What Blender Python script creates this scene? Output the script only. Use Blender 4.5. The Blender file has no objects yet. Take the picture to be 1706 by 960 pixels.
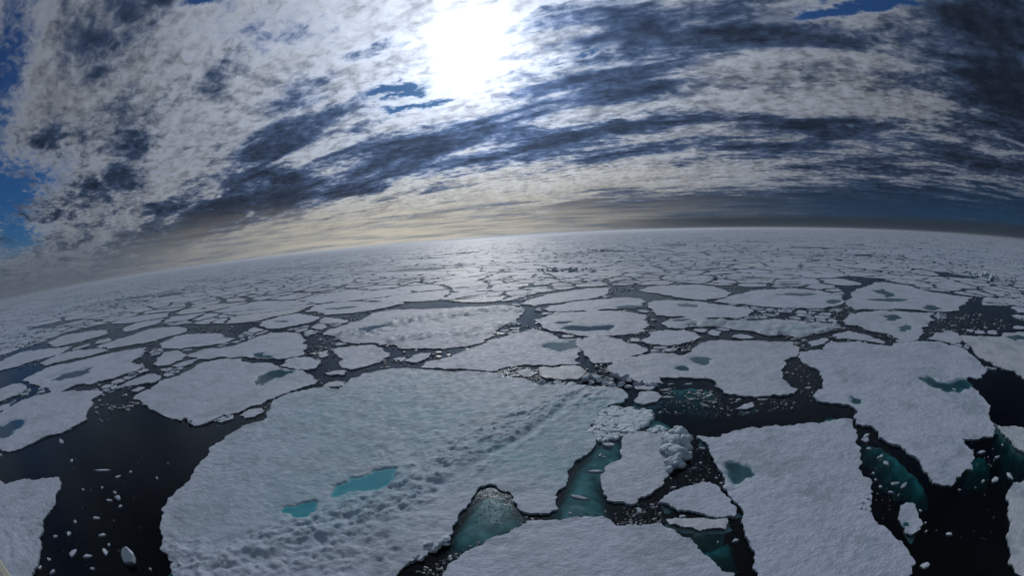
import bpy, bmesh, math, random
import numpy as np
from mathutils import Vector, Matrix
from mathutils.geometry import delaunay_2d_cdt

S = bpy.context.scene
COL = S.collection
rng = np.random.default_rng(7)
random.seed(7)
PI = math.pi

# ------------------------------------------------------------------ camera, world, sun, exposure
H_CAM = 20.0
PITCH, ROLL = math.radians(-7.05), math.radians(-3.45)
F_PX = 711.0                                   # 15 mm lens on a 36 mm sensor, in pixels of the 1706 px wide photograph
RX = np.array([[1, 0, 0], [0, math.cos(PI/2+PITCH), -math.sin(PI/2+PITCH)], [0, math.sin(PI/2+PITCH), math.cos(PI/2+PITCH)]])
RZ = np.array([[math.cos(ROLL), -math.sin(ROLL), 0], [math.sin(ROLL), math.cos(ROLL), 0], [0, 0, 1]])
RC = RX @ RZ
cd = bpy.data.cameras.new('camera'); cam = bpy.data.objects.new('camera', cd); COL.objects.link(cam)
S.camera = cam
cam.matrix_world = Matrix.Translation((0, 0, H_CAM)) @ Matrix([list(r) for r in RC]).to_4x4()
cd.type = 'PANO'
cd.sensor_width = 36.0
cd.clip_start = 0.05; cd.clip_end = 120000
try:
    cd.panorama_type = 'FISHEYE_EQUISOLID'; cd.fisheye_lens = 15.0; cd.fisheye_fov = math.radians(200)
except Exception:
    cd.cycles.panorama_type = 'FISHEYE_EQUISOLID'; cd.cycles.fisheye_lens = 15.0; cd.cycles.fisheye_fov = math.radians(200)

def px_dir(x, y):
    x = np.asarray(x, float) - 853.0; y = 480.0 - np.asarray(y, float)
    r = np.hypot(x, y) + 1e-9
    th = 2*np.arcsin(np.clip(r/(2*F_PX), 0, 1))
    d = np.stack([np.sin(th)*x/r, np.sin(th)*y/r, -np.cos(th)], -1)
    return d @ RC.T
def ground(pts, z=0.0):
    p = np.asarray(pts, float)
    d = px_dir(p[:, 0], p[:, 1])
    k = (H_CAM - z)/np.maximum(-d[:, 2], 1e-3)
    return d[:, :2]*k[:, None]
def to_px(w, z=0.0):
    w = np.atleast_2d(w)
    d = np.concatenate([w, np.full((len(w), 1), z-H_CAM)], 1)
    d /= np.linalg.norm(d, axis=1)[:, None]
    c = d @ RC
    th = np.arccos(np.clip(-c[:, 2], -1, 1)); r = 2*F_PX*np.sin(th/2)
    n = np.hypot(c[:, 0], c[:, 1]) + 1e-12
    return np.stack([853+r*c[:, 0]/n, 480-r*c[:, 1]/n], 1)

SUN_PX = (785, 78)
sd = px_dir(*SUN_PX)
SUN_EL = math.asin(sd[2]); SUN_AZ = math.atan2(sd[0], sd[1])

EXPOSURE = -0.70
SKY_STRENGTH = 0.10
SUN_STRENGTH = 2.0
S.view_settings.view_transform = 'Standard'; S.view_settings.look = 'None'
S.view_settings.exposure = EXPOSURE; S.view_settings.gamma = 1.0
S.view_settings.use_curve_mapping = False
S.render.engine = 'CYCLES'
cy = S.cycles
cy.use_denoising = True
cy.max_bounces = 6; cy.diffuse_bounces = 2; cy.glossy_bounces = 3; cy.transmission_bounces = 4
cy.transparent_max_bounces = 8; cy.volume_bounces = 0
cy.sample_clamp_direct = 12; cy.sample_clamp_indirect = 4
cy.caustics_reflective = False; cy.caustics_refractive = False

class NT:
    """small expression helper for node trees"""
    def __init__(s, nt): s.nt = nt
    def n(s, t, **k):
        o = s.nt.nodes.new(t)
        for a, b in k.items(): setattr(o, a, b)
        return o
    def put(s, sock, v):
        if isinstance(v, bpy.types.NodeSocket): s.nt.links.new(v, sock)
        else: sock.default_value = v
    def m(s, op, a, b=None, c=None, clamp=False):
        o = s.n('ShaderNodeMath', operation=op, use_clamp=clamp)
        s.put(o.inputs[0], a)
        if b is not None: s.put(o.inputs[1], b)
        if c is not None: s.put(o.inputs[2], c)
        return o.outputs[0]
    def v(s, op, a, b=None, out=0, scale=None):
        o = s.n('ShaderNodeVectorMath', operation=op)
        s.put(o.inputs[0], a)
        if b is not None: s.put(o.inputs[1], b)
        if scale is not None: s.put(o.inputs['Scale'], scale)
        return o.outputs[out]
    def dot(s, a, b): return s.v('DOT_PRODUCT', a, b, 1)
    def sm(s, x, lo, hi, a=0.0, b=1.0):
        o = s.n('ShaderNodeMapRange', interpolation_type='SMOOTHSTEP')
        for i, q in enumerate((x, lo, hi, a, b)): s.put(o.inputs[i], q)
        return o.outputs[0]
    def lin(s, x, lo, hi, a=0.0, b=1.0):
        o = s.n('ShaderNodeMapRange')
        for i, q in enumerate((x, lo, hi, a, b)): s.put(o.inputs[i], q)
        return o.outputs[0]
    def noise(s, vec, scale, detail=4, rough=0.5, dist=0.0, out='Fac', lac=2.0):
        o = s.n('ShaderNodeTexNoise')
        s.put(o.inputs['Vector'], vec); o.inputs['Scale'].default_value = scale
        o.inputs['Detail'].default_value = detail; o.inputs['Roughness'].default_value = rough
        o.inputs['Distortion'].default_value = dist; o.inputs['Lacunarity'].default_value = lac
        return o.outputs['Fac' if out == 'Fac' else 'Color']
    def mix(s, f, a, b, mode='MIX'):
        o = s.n('ShaderNodeMix', data_type='RGBA', blend_type=mode)
        s.put(o.inputs[0], f)
        s.put(o.inputs[6], a if isinstance(a, bpy.types.NodeSocket) else (*a, 1)[:4])
        s.put(o.inputs[7], b if isinstance(b, bpy.types.NodeSocket) else (*b, 1)[:4])
        return o.outputs[2]
    def comb(s, x, y, z):
        o = s.n('ShaderNodeCombineXYZ')
        for i, q in enumerate((x, y, z)): s.put(o.inputs[i], q)
        return o.outputs[0]

def build_world():
    w = bpy.data.worlds.new('World'); S.world = w; w.use_nodes = True
    nt = w.node_tree; nt.nodes.clear(); N = NT(nt)
    out = N.n('ShaderNodeOutputWorld'); bg = N.n('ShaderNodeBackground')
    nt.links.new(bg.outputs[0], out.inputs[0]); bg.inputs[1].default_value = SKY_STRENGTH
    tc = N.n('ShaderNodeTexCoord'); d = N.v('NORMALIZE', tc.outputs['Generated'])
    sk = N.n('ShaderNodeTexSky', sky_type='NISHITA', sun_disc=False, sun_elevation=SUN_EL, sun_rotation=SUN_AZ)
    sk.air_density = 1.0; sk.dust_density = 0.3; sk.ozone_density = 2.0
    nt.links.new(d, sk.inputs[0])
    sp = N.n('ShaderNodeSeparateXYZ'); nt.links.new(d, sp.inputs[0])
    X, Y, Z = sp.outputs
    zc = N.m('MAXIMUM', Z, 0.0)
    # cloud deck seen from below: intersect the view direction with a layer, streaks run along (0.85, -0.53)
    iz = N.m('DIVIDE', 1.0, N.m('ADD', zc, 0.055))
    U = N.m('MULTIPLY', N.m('ADD', N.m('MULTIPLY', X, 0.85), N.m('MULTIPLY', Y, -0.53)), iz)
    V = N.m('MULTIPLY', N.m('ADD', N.m('MULTIPLY', X, 0.53), N.m('MULTIPLY', Y, 0.85)), iz)
    P = N.comb(U, V, 0.3)
    Ps = N.comb(N.m('MULTIPLY', U, 0.42), V, 1.7)
    n_big = N.noise(Ps, 0.85, 3, 0.5, 0.4)
    n_mid = N.noise(Ps, 2.6, 7, 0.58, 0.5)
    n_fine = N.noise(N.comb(N.m('MULTIPLY', U, 0.8), V, 4.2), 13.0, 4, 0.6, 0.4)
    n_puff = N.noise(d, 34.0, 4, 0.6, 0.3)
    wa = N.noise(N.v('MULTIPLY', P, (0.7, 1, 1)), 2.2, 7, 0.68, out='Color')
    wv = N.v('SCALE', N.v('SUBTRACT', wa, (0.5, 0.5, 0.5)), scale=0.17)
    dw = N.v('NORMALIZE', N.v('ADD', d, N.v('MULTIPLY', wv, (1, 1, 0.6))))
    # where the photograph's thick banks, blue gaps and thin bright cloud stand in the sky
    def feature(cx, cy, a, b, ang, src):
        c = px_dir(cx, cy); t = math.radians(ang); e = 3.0
        pa = px_dir(cx+e*math.cos(t), cy-e*math.sin(t)) - c; pa -= c*pa.dot(c); pa /= np.linalg.norm(pa)
        pb = np.cross(c, pa)
        k = 1.0/F_PX
        A = Vector(pa/(a*k)); B = Vector(pb/(b*k))
        xa = N.dot(src, A); xb = N.dot(src, B)
        q = N.m('ADD', N.m('MULTIPLY', xa, xa), N.m('MULTIPLY', xb, xb))
        g = N.m('EXPONENT', N.m('MULTIPLY', q, -0.5))
        return N.m('MULTIPLY', g, N.m('GREATER_THAN', N.dot(src, Vector(c)), 0.0))
    def total(lst, src):
        s = None
        for (cx, cy, a, b, ang, wt) in lst:
            g = N.m('MULTIPLY', feature(cx, cy, a, b, ang, src), wt)
            s = g if s is None else N.m('ADD', s, g)
        return s
    DARK = [(490, 170, 95, 24, 42, .85), (430, 275, 90, 17, 36, .7), (720, 228, 120, 15, 10, .7), (590, 292, 170, 18, 13, .95),
            (850, 262, 130, 14, 9, .75), (1075, 205, 85, 11, 8, .95), (960, 222, 90, 9, 8, .75), (1000, 152, 110, 13, 12, .75),
            (870, 158, 60, 10, 14, .5), (300, 385, 130, 20, 22, .9), (170, 320, 60, 26, 45, .5), (1400, 212, 110, 13, -3, .8),
            (1530, 240, 140, 16, -6, .85), (1080, 254, 90, 9, 3, .5), (1300, 338, 260, 15, 0, 1.1), (1560, 335, 160, 30, -5, 1.0),
            (1640, 70, 90, 70, -20, .9), (1690, 170, 40, 70, 0, .8), (1440, 70, 140, 26, -10, .6), (1080, 100, 130, 13, 14, .45),
            (1250, 62, 110, 16, 3, .4), (90, 180, 60, 110, 10, .2), (150, 120, 90, 50, 10, .1), (470, 345, 130, 12, 12, .6),
            (1250, 255, 130, 10, 0, .35), (950, 20, 130, 12, 18, .25), (1200, 18, 100, 10, 6, .3), (230, 250, 60, 30, 40, .2), (400, 335, 120, 12, 30, .6), (290, 335, 100, 11, 36, .45), (545, 200, 70, 10, 38, .4),
            (990, 345, 160, 14, 3, .6)]
    GAP = [(60, 292, 60, 24, 15, .55), (15, 345, 40, 26, 0, .5), (655, 152, 42, 7, 12, 1.0), (700, 172, 45, 6, 14, .9), (625, 78, 40, 9, 10, .6),
           (455, 45, 60, 26, 10, .42), (975, 82, 70, 6, 15, .75), (1440, 8, 110, 7, 2, 1.1), (330, 3, 30, 8, 0, .8), (930, 14, 45, 7, 20, .6),
           (8, 60, 30, 90, 0, .5), (5, 200, 26, 80, 0, .45), (620, 185, 20, 4, 15, .4), (1000, 8, 60, 5, 10, .5), (30, 400, 40, 18, 5, .7)]
    LITE = [(1250, 165, 150, 42, 4, .55), (640, 110, 120, 60, 10, .3), (430, 130, 110, 60, 20, .3), (650, 350, 140, 14, 8, .5), (950, 295, 120, 10, 4, .55),
            (1080, 300, 100, 12, 2, .4), (380, 210, 60, 30, 30, .25), (1480, 150, 80, 30, -10, .25), (620, 240, 50, 9, 20, .4), (800, 175, 90, 9, 12, .4),
            (110, 370, 60, 14, 10, .25), (1200, 120, 120, 14, 6, .2)]
    D_ = total(DARK, dw); G_ = total(GAP, dw); L_ = total(LITE, dw)
    th = N.m('ARCCOSINE', N.m('MINIMUM', N.dot(d, Vector(sd)), 0.99999))      # angle from the sun
    core = N.m('EXPONENT', N.m('MULTIPLY', N.m('MULTIPLY', th, th), -1/(2*math.radians(2.9)**2)))
    halo = N.m('EXPONENT', N.m('MULTIPLY', th, -1/math.radians(9.0)))
    wide = N.m('EXPONENT', N.m('MULTIPLY', th, -1/math.radians(20.0)))
    # high thin layer: bright rippled cloud with gaps
    cz = lambda n: N.m('SUBTRACT', n, 0.5)
    TA = N.m('ADD', N.m('MULTIPLY', cz(n_big), 0.9), N.m('MULTIPLY', cz(n_fine), 2.0))
    TA = N.m('ADD', TA, N.m('MULTIPLY', cz(n_mid), 0.8)); TA = N.m('SUBTRACT', TA, N.m('MULTIPLY', G_, 1.7))
    cover = N.sm(TA, -1.25, -0.15, 0.04, 1.0)
    # low layer: slate streaks in shade, seen from below
    TB = N.m('ADD', N.m('MULTIPLY', cz(n_mid), 3.6), N.m('MULTIPLY', cz(n_big), 1.0)); TB = N.m('ADD', TB, N.m('MULTIPLY', cz(n_fine), 1.1))
    TB = N.m('ADD', TB, N.m('MULTIPLY', D_, 0.85)); TB = N.m('SUBTRACT', TB, N.m('MULTIPLY', L_, 0.5)); TB = N.m('SUBTRACT', TB, N.m('MULTIPLY', G_, 0.5))
    TB = N.m('SUBTRACT', TB, N.m('MULTIPLY', halo, 0.35))
    dark = N.sm(TB, -0.12, 0.62, 0.0, 0.96)
    bright = N.m('ADD', 1.9, N.m('MULTIPLY', wide, 13.0)); bright = N.m('ADD', bright, N.m("MULTIPLY", halo, 8.0))
    bright = N.m('MULTIPLY', bright, N.sm(N.m('ADD', TA, N.m('MULTIPLY', cz(n_puff), 0.9)), -0.75, 0.75, 1.6, 0.48))
    el0 = N.m('MULTIPLY', N.m('ARCSINE', Z), 180/PI)
    warm = N.m('MULTIPLY', N.sm(el0, 15, 3), N.sm(N.m('ABSOLUTE', N.m('ADD', N.m('ARCTAN2', X, Y), 0.12)), 0.9, 0.3))
    vs = N.n('ShaderNodeCombineColor')
    for i, c in enumerate((0.86, 0.955, 1.14)): N.put(vs.inputs[i], N.m('MULTIPLY', bright, c))
    under = N.m('ADD', 0.30, N.m('MULTIPLY', wide, 1.3)); under = N.m('ADD', under, N.m('MULTIPLY', halo, 3.0))
    under = N.m('MULTIPLY', under, N.sm(N.m('ADD', N.m('MULTIPLY', n_mid, .4), N.m('MULTIPLY', N.m('ADD', n_fine, n_puff), .3)), .38, .64, 1.5, .8))
    under = N.m('MULTIPLY', under, N.sm(TB, 0.15, 1.25, 1.9, 0.62))
    vd = N.n('ShaderNodeCombineColor')
    for i, c in enumerate((0.54, 0.94, 1.90)): N.put(vd.inputs[i], N.m('MULTIPLY', under, c))
    blue = N.mix(1.0, sk.outputs[0], (0.075, 0.27, 0.55), 'MULTIPLY')
    hi = N.mix(warm, vs.outputs[0], N.mix(1.0, vs.outputs[0], (1.15, 1.04, 0.84), 'MULTIPLY'))
    col = N.mix(cover, blue, hi)
    col = N.mix(dark, col, vd.outputs[0])
    # low sky: cream light under the sun, slate blue to the sides
    az = N.m('ARCTAN2', X, Y)
    el = N.m('MULTIPLY', N.m('ARCSINE', Z), 180/PI)
    azs = N.m('DIVIDE', N.m('SUBTRACT', az, math.radians(-12)), math.radians(20))
    azg = N.m('EXPONENT', N.m('MULTIPLY', N.m('MULTIPLY', azs, azs), -0.5))
    lowband = N.m('MULTIPLY', N.sm(el, 7.5, 1.0), 0.85)
    streak = N.noise(N.comb(N.m('MULTIPLY', az, 2.5), N.m('MULTIPLY', el, 0.9), 0), 2.2, 5, 0.6)
    lb = N.mix(N.sm(streak, 0.30, 0.60), (3.2, 3.7, 4.3), (9.6, 8.8, 7.2))
    side = N.mix(N.sm(az, -0.2, 0.35), (1.35, 1.7, 2.25), (0.22, 0.62, 1.30))
    lowc = N.mix(azg, side, lb)
    col = N.mix(lowband, col, lowc)
    # grey fog bank lying on the horizon to the right
    fog = N.m('MULTIPLY', N.sm(el, 2.0, 1.0), N.sm(az, 0.05, 0.55))
    col = N.mix(N.m('MULTIPLY', fog, 0.9), col, (0.33, 0.47, 0.66))
    col = N.mix(1.0, col, N.mix(core, (0, 0, 0), (22, 21.5, 21)), 'ADD')
    nt.links.new(col, bg.inputs[0])
    w.cycles.sampling_method = 'MANUAL'; w.cycles.sample_map_resolution = 1024
build_world()

sl = bpy.data.lights.new('sun', 'SUN'); sun = bpy.data.objects.new('sun', sl); COL.objects.link(sun)
sl.energy = SUN_STRENGTH; sl.angle = math.radians(1.5); sl.color = (1.0, 0.98, 0.95)
sun.rotation_euler = Vector(-sd).to_track_quat('-Z', 'Y').to_euler()

# ------------------------------------------------------------------ noise
def _h(ix, iy, seed):
    n = (ix*374761393 + iy*668265263 + seed*1442695041) & 0xffffffff
    n = ((n ^ (n >> 13))*1274126177) & 0xffffffff
    return ((n ^ (n >> 16)) & 0xffff)/65535.0
def vnoise(x, y, seed=0):
    xi = np.floor(x).astype(np.int64); yi = np.floor(y).astype(np.int64)
    fx = x-xi; fy = y-yi; fx = fx*fx*(3-2*fx); fy = fy*fy*(3-2*fy)
    a = _h(xi, yi, seed); b = _h(xi+1, yi, seed); c = _h(xi, yi+1, seed); d = _h(xi+1, yi+1, seed)
    return (a*(1-fx)+b*fx)*(1-fy)+(c*(1-fx)+d*fx)*fy
def fbm(x, y, o=4, seed=0, rough=0.5):
    s = 0; a = 1; t = 0
    for i in range(o):
        s = s+a*vnoise(x*2**i+17.3*i, y*2**i-9.1*i, seed+i); t += a; a *= rough
    return s/t
def inside(P, poly):
    P = np.atleast_2d(P); x, y = P[:, 0], P[:, 1]; r = np.zeros(len(P), bool)
    lo, hi = poly.min(0), poly.max(0)
    k = np.where((x >= lo[0]) & (x <= hi[0]) & (y >= lo[1]) & (y <= hi[1]))[0]
    if len(k) == 0: return r
    x = x[k]; y = y[k]; q = np.zeros(len(k), bool)
    j = len(poly)-1
    for i in range(len(poly)):
        xi, yi = poly[i]; xj, yj = poly[j]
        if yi != yj: q ^= ((yi > y) != (yj > y)) & (x < (xj-xi)*(y-yi)/(yj-yi)+xi)
        j = i
    r[k] = q
    return r
def edge_dist(P, poly):
    out = np.empty(len(P)); A = poly; B = np.roll(poly, -1, 0); AB = B-A; L = (AB**2).sum(1)+1e-12
    for s in range(0, len(P), 2000):
        p = P[s:s+2000, None, :]
        t = np.clip(((p-A)*AB).sum(2)/L, 0, 1)
        q = A+t[..., None]*AB
        out[s:s+2000] = np.sqrt(((p-q)**2).sum(2).min(1))
    return out
def line_dist(P, line):
    best = np.full(len(P), 1e9)
    for a, b in zip(line[:-1], line[1:]):
        ab = b-a; t = np.clip(((P-a)@ab)/(ab@ab), 0, 1); q = a+t[:, None]*ab
        best = np.minimum(best, np.hypot(*(P-q).T))
    return best
def area(p): return 0.5*np.sum(p[:, 0]*np.roll(p[:, 1], -1)-p[:, 1]*np.roll(p[:, 0], -1))
def chaikin(p, k=0.2):
    q = np.roll(p, -1, 0); return np.stack([p*(1-k)+q*k, p*k+q*(1-k)], 1).reshape(-1, 2)
def roughen(p, target, amp=0.11):
    """fractal midpoint displacement of a closed outline until its sides are about `target` long (target may grow with distance)"""
    out = []
    n = len(p)
    def rec(a, b, l0):
        l = math.hypot(*(b-a))
        tg = target(0.5*(a+b)) if callable(target) else target
        if l <= tg or l < 0.04: return
        m = 0.5*(a+b); nrm = np.array([-(b-a)[1], (b-a)[0]])
        m = m+nrm*np.clip(rng.normal(), -1.8, 1.8)*amp*(1.0 if l < 6 else 6/l)
        rec(a, m, l0); out.append(m); rec(m, b, l0)
    for i in range(n):
        a, b = p[i], p[(i+1) % n]
        out.append(a); rec(a, b, None)
    return np.array(out)

# ------------------------------------------------------------------ materials
def mat(name):
    m = bpy.data.materials.new(name); m.use_nodes = True; m.node_tree.nodes.clear()
    N = NT(m.node_tree); o = N.n('ShaderNodeOutputMaterial'); return m, N, o
def snow_material(name='snow', base=(0.53, 0.61, 0.745), bluec=(0.18, 0.43, 0.51), blue_amt=0.5, bump=1.0, spots=1.0):
    m, N, o = mat(name)
    g = N.n('ShaderNodeNewGeometry'); pos = g.outputs['Position']
    at = N.n('ShaderNodeAttribute', attribute_name='blue'); blue = at.outputs['Fac']
    px_ = N.v('MULTIPLY', pos, (1, 1, 1.5)); an = N.v('MULTIPLY', pos, (0.8, 1.15, 1.0))
    n1 = N.noise(px_, 0.16, 4, 0.55); n2 = N.noise(px_, 1.1, 5, 0.6); n3 = N.noise(px_, 0.035, 3, 0.5)
    f = N.m('ADD', N.m('MULTIPLY', N.sm(N.m('ADD', n1, N.m('MULTIPLY', N.m('SUBTRACT', n2, .5), .5)), 0.45, 0.78), 0.35*blue_amt), N.m('MULTIPLY', blue, N.sm(n2, 0.3, 0.65, 0.4, 1.2)), clamp=True)
    c = N.mix(f, base, bluec)
    wet = N.m('MULTIPLY', N.sm(N.m('ADD', N.m('MULTIPLY', n1, .6), N.m('MULTIPLY', n2, .4)), 0.48, 0.61), 0.58*spots)
    c = N.mix(wet, c, (0.27, 0.33, 0.40))
    c = N.mix(N.sm(n3, 0.35, 0.7, 0.0, 0.35), c, (0.41, 0.48, 0.59))
    c = N.mix(N.sm(N.noise(an, 3.2, 6, .72), .42, .66, 0, .6), c, (0.35, 0.42, 0.53))
    oi = N.n('ShaderNodeObjectInfo')
    c = N.mix(N.m('MULTIPLY', oi.outputs['Random'], 0.3), c, (0.42, 0.46, 0.52))
    b = N.n('ShaderNodeBsdfPrincipled'); N.put(b.inputs['Base Color'], c)
    N.put(b.inputs['Roughness'], N.lin(n2, 0.3, 0.7, 0.5, 0.75)); b.inputs['Specular IOR Level'].default_value = 0.35
    # wind-drifted crust: lumps, fine ripples running across the light, grains
    h = N.m('ADD', N.m('MULTIPLY', N.noise(an, 2.1, 8, 0.70, 0.2), 0.22), N.m('MULTIPLY', N.noise(pos, 8.0, 4, 0.75), 0.05))
    h = N.m('ADD', h, N.m('MULTIPLY', N.noise(pos, 0.35, 4, 0.55, 0.3), 0.34))
    vo = N.n('ShaderNodeTexVoronoi', feature='SMOOTH_F1'); N.put(vo.inputs['Vector'], an); vo.inputs['Scale'].default_value = 0.9
    vo.inputs['Smoothness'].default_value = 0.6
    h = N.m('ADD', h, N.m('MULTIPLY', vo.outputs['Distance'], 0.035))
    bp = N.n('ShaderNodeBump'); bp.inputs['Strength'].default_value = 0.75*bump; bp.inputs['Distance'].default_value = 1.0
    N.put(bp.inputs['Height'], h); N.put(b.inputs['Normal'], bp.outputs[0])
    m.node_tree.links.new(b.outputs[0], o.inputs[0]); return m
M_SNOW = snow_material()
M_BLUEICE = snow_material('blue_ice_blocks', base=(0.66, 0.76, 0.84), bluec=(0.30, 0.55, 0.66), blue_amt=1.2, bump=0.6, spots=0.3)
M_WET = snow_material('wet_thin_ice', base=(0.60, 0.66, 0.70), bluec=(0.30, 0.52, 0.58), blue_amt=1.2, bump=0.6, spots=1.3)

def simple(name, col, rough, nscale=3.0, var=0.25, bumpd=0.0):
    m, N, o = mat(name); g = N.n('ShaderNodeNewGeometry')
    n = N.noise(g.outputs['Position'], nscale, 4, 0.6)
    c = N.mix(N.sm(n, 0.3, 0.7), tuple(q*(1-var) for q in col), tuple(min(1, q*(1+var)) for q in col))
    b = N.n('ShaderNodeBsdfPrincipled'); N.put(b.inputs['Base Color'], c); b.inputs['Roughness'].default_value = rough
    if bumpd:
        bp = N.n('ShaderNodeBump'); bp.inputs['Distance'].default_value = bumpd; bp.inputs['Strength'].default_value = 0.5
        N.put(bp.inputs['Height'], n); N.put(b.inputs['Normal'], bp.outputs[0])
    m.node_tree.links.new(b.outputs[0], o.inputs[0]); return m
def pond_mat(name, deep, shallow):
    m, N, o = mat(name); g = N.n('ShaderNodeNewGeometry'); pos = g.outputs['Position']
    at = N.n('ShaderNodeAttribute', attribute_name='blue'); n = N.noise(pos, 0.8, 5, .65)
    f = N.m('ADD', at.outputs['Fac'], N.m('MULTIPLY', N.m('SUBTRACT', n, .5), .7), clamp=True)
    b = N.n('ShaderNodeBsdfPrincipled'); N.put(b.inputs['Base Color'], N.mix(f, shallow, deep)); b.inputs['Roughness'].default_value = .09; b.inputs['IOR'].default_value = 1.33
    bp = N.n('ShaderNodeBump'); bp.inputs['Distance'].default_value = 1.0; N.put(bp.inputs['Height'], N.m('MULTIPLY', N.noise(pos, 5.0, 2, .5), .004)); N.put(b.inputs['Normal'], bp.outputs[0])
    m.node_tree.links.new(b.outputs[0], o.inputs[0]); return m
M_POND = pond_mat('turquoise_pond', (0.015, 0.25, 0.34), (0.10, 0.42, 0.48))
M_POND_D = pond_mat('deep_pond', (0.004, 0.05, 0.07), (0.06, 0.20, 0.23))
M_POND_G = pond_mat('grey_pond', (0.025, 0.10, 0.115), (0.14, 0.24, 0.27))
M_SHELF = simple('submerged_ice', (0.60, 0.76, 0.76), 0.8, 0.9, 0.45)
M_BRASH = simple('brash', (0.25, 0.28, 0.31), 0.5, 2.5, 0.6)
M_RAIL = simple('painted_steel', (0.62, 0.62, 0.52), 0.35, 6.0, 0.05)

def water_material():
    m, N, o = mat('sea_water')
    g = N.n('ShaderNodeNewGeometry'); pos = g.outputs['Position']
    h = N.m('ADD', N.m('MULTIPLY', N.noise(pos, 1.4, 4, 0.55), 0.016), N.m('MULTIPLY', N.noise(pos, 9.0, 3, 0.5), 0.012))
    bp = N.n('ShaderNodeBump'); bp.inputs['Strength'].default_value = 1.0; bp.inputs['Distance'].default_value = 1.0
    N.put(bp.inputs['Height'], h)
    fr = N.n('ShaderNodeFresnel'); fr.inputs['IOR'].default_value = 1.22; N.put(fr.inputs['Normal'], bp.outputs[0])
    gl = N.n('ShaderNodeBsdfGlossy'); gl.inputs['Color'].default_value = (0.76, 0.90, 1.0, 1); gl.inputs['Roughness'].default_value = 0.09; N.put(gl.inputs['Normal'], bp.outputs[0])
    tr = N.n('ShaderNodeBsdfTransparent'); tr.inputs[0].default_value = (0.95, 0.98, 0.98, 1)
    mx = N.n('ShaderNodeMixShader'); N.put(mx.inputs[0], fr.outputs[0])
    m.node_tree.links.new(tr.outputs[0], mx.inputs[1]); m.node_tree.links.new(gl.outputs[0], mx.inputs[2])
    m.node_tree.links.new(mx.outputs[0], o.inputs['Surface'])
    ab = N.n('ShaderNodeVolumeAbsorption'); ab.inputs['Color'].default_value = (0.22, 0.79, 0.79, 1); ab.inputs['Density'].default_value = 1.0
    m.node_tree.links.new(ab.outputs[0], o.inputs['Volume'])
    return m
M_SEA = water_material()

# ------------------------------------------------------------------ mesh helpers
def link(name, verts, faces, m, parent=None, attr=None, smooth=False):
    me = bpy.data.meshes.new(name)
    me.from_pydata([tuple(map(float, v)) for v in verts], [], [tuple(map(int, f)) for f in faces]); me.validate(); 
    if attr is not None and len(attr) == len(me.vertices):
        a = me.attributes.new('blue', 'FLOAT', 'POINT'); a.data.foreach_set('value', np.ascontiguousarray(np.asarray(attr, np.float64), dtype=np.float32))
    if smooth: me.polygons.foreach_set('use_smooth', np.ones(len(me.polygons), bool))
    me.materials.append(m); me.update()
    o = bpy.data.objects.new(name, me); COL.objects.link(o)
    if parent is not None: o.parent = parent
    return o
def tag(o, label=None, cat=None, group=None, kind=None):
    if label: o['label'] = label
    if cat: o['category'] = cat
    if group: o['group'] = group
    if kind: o['kind'] = kind
    return o
def tri_inside(boundary, pts):
    n = len(boundary)
    V = [Vector(p) for p in boundary]+[Vector(p) for p in pts]
    r = delaunay_2d_cdt(V, [], [list(range(n))], 1, 1e-5)
    return np.array([tuple(v) for v in r[0]]), r[1], r[2]

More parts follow.
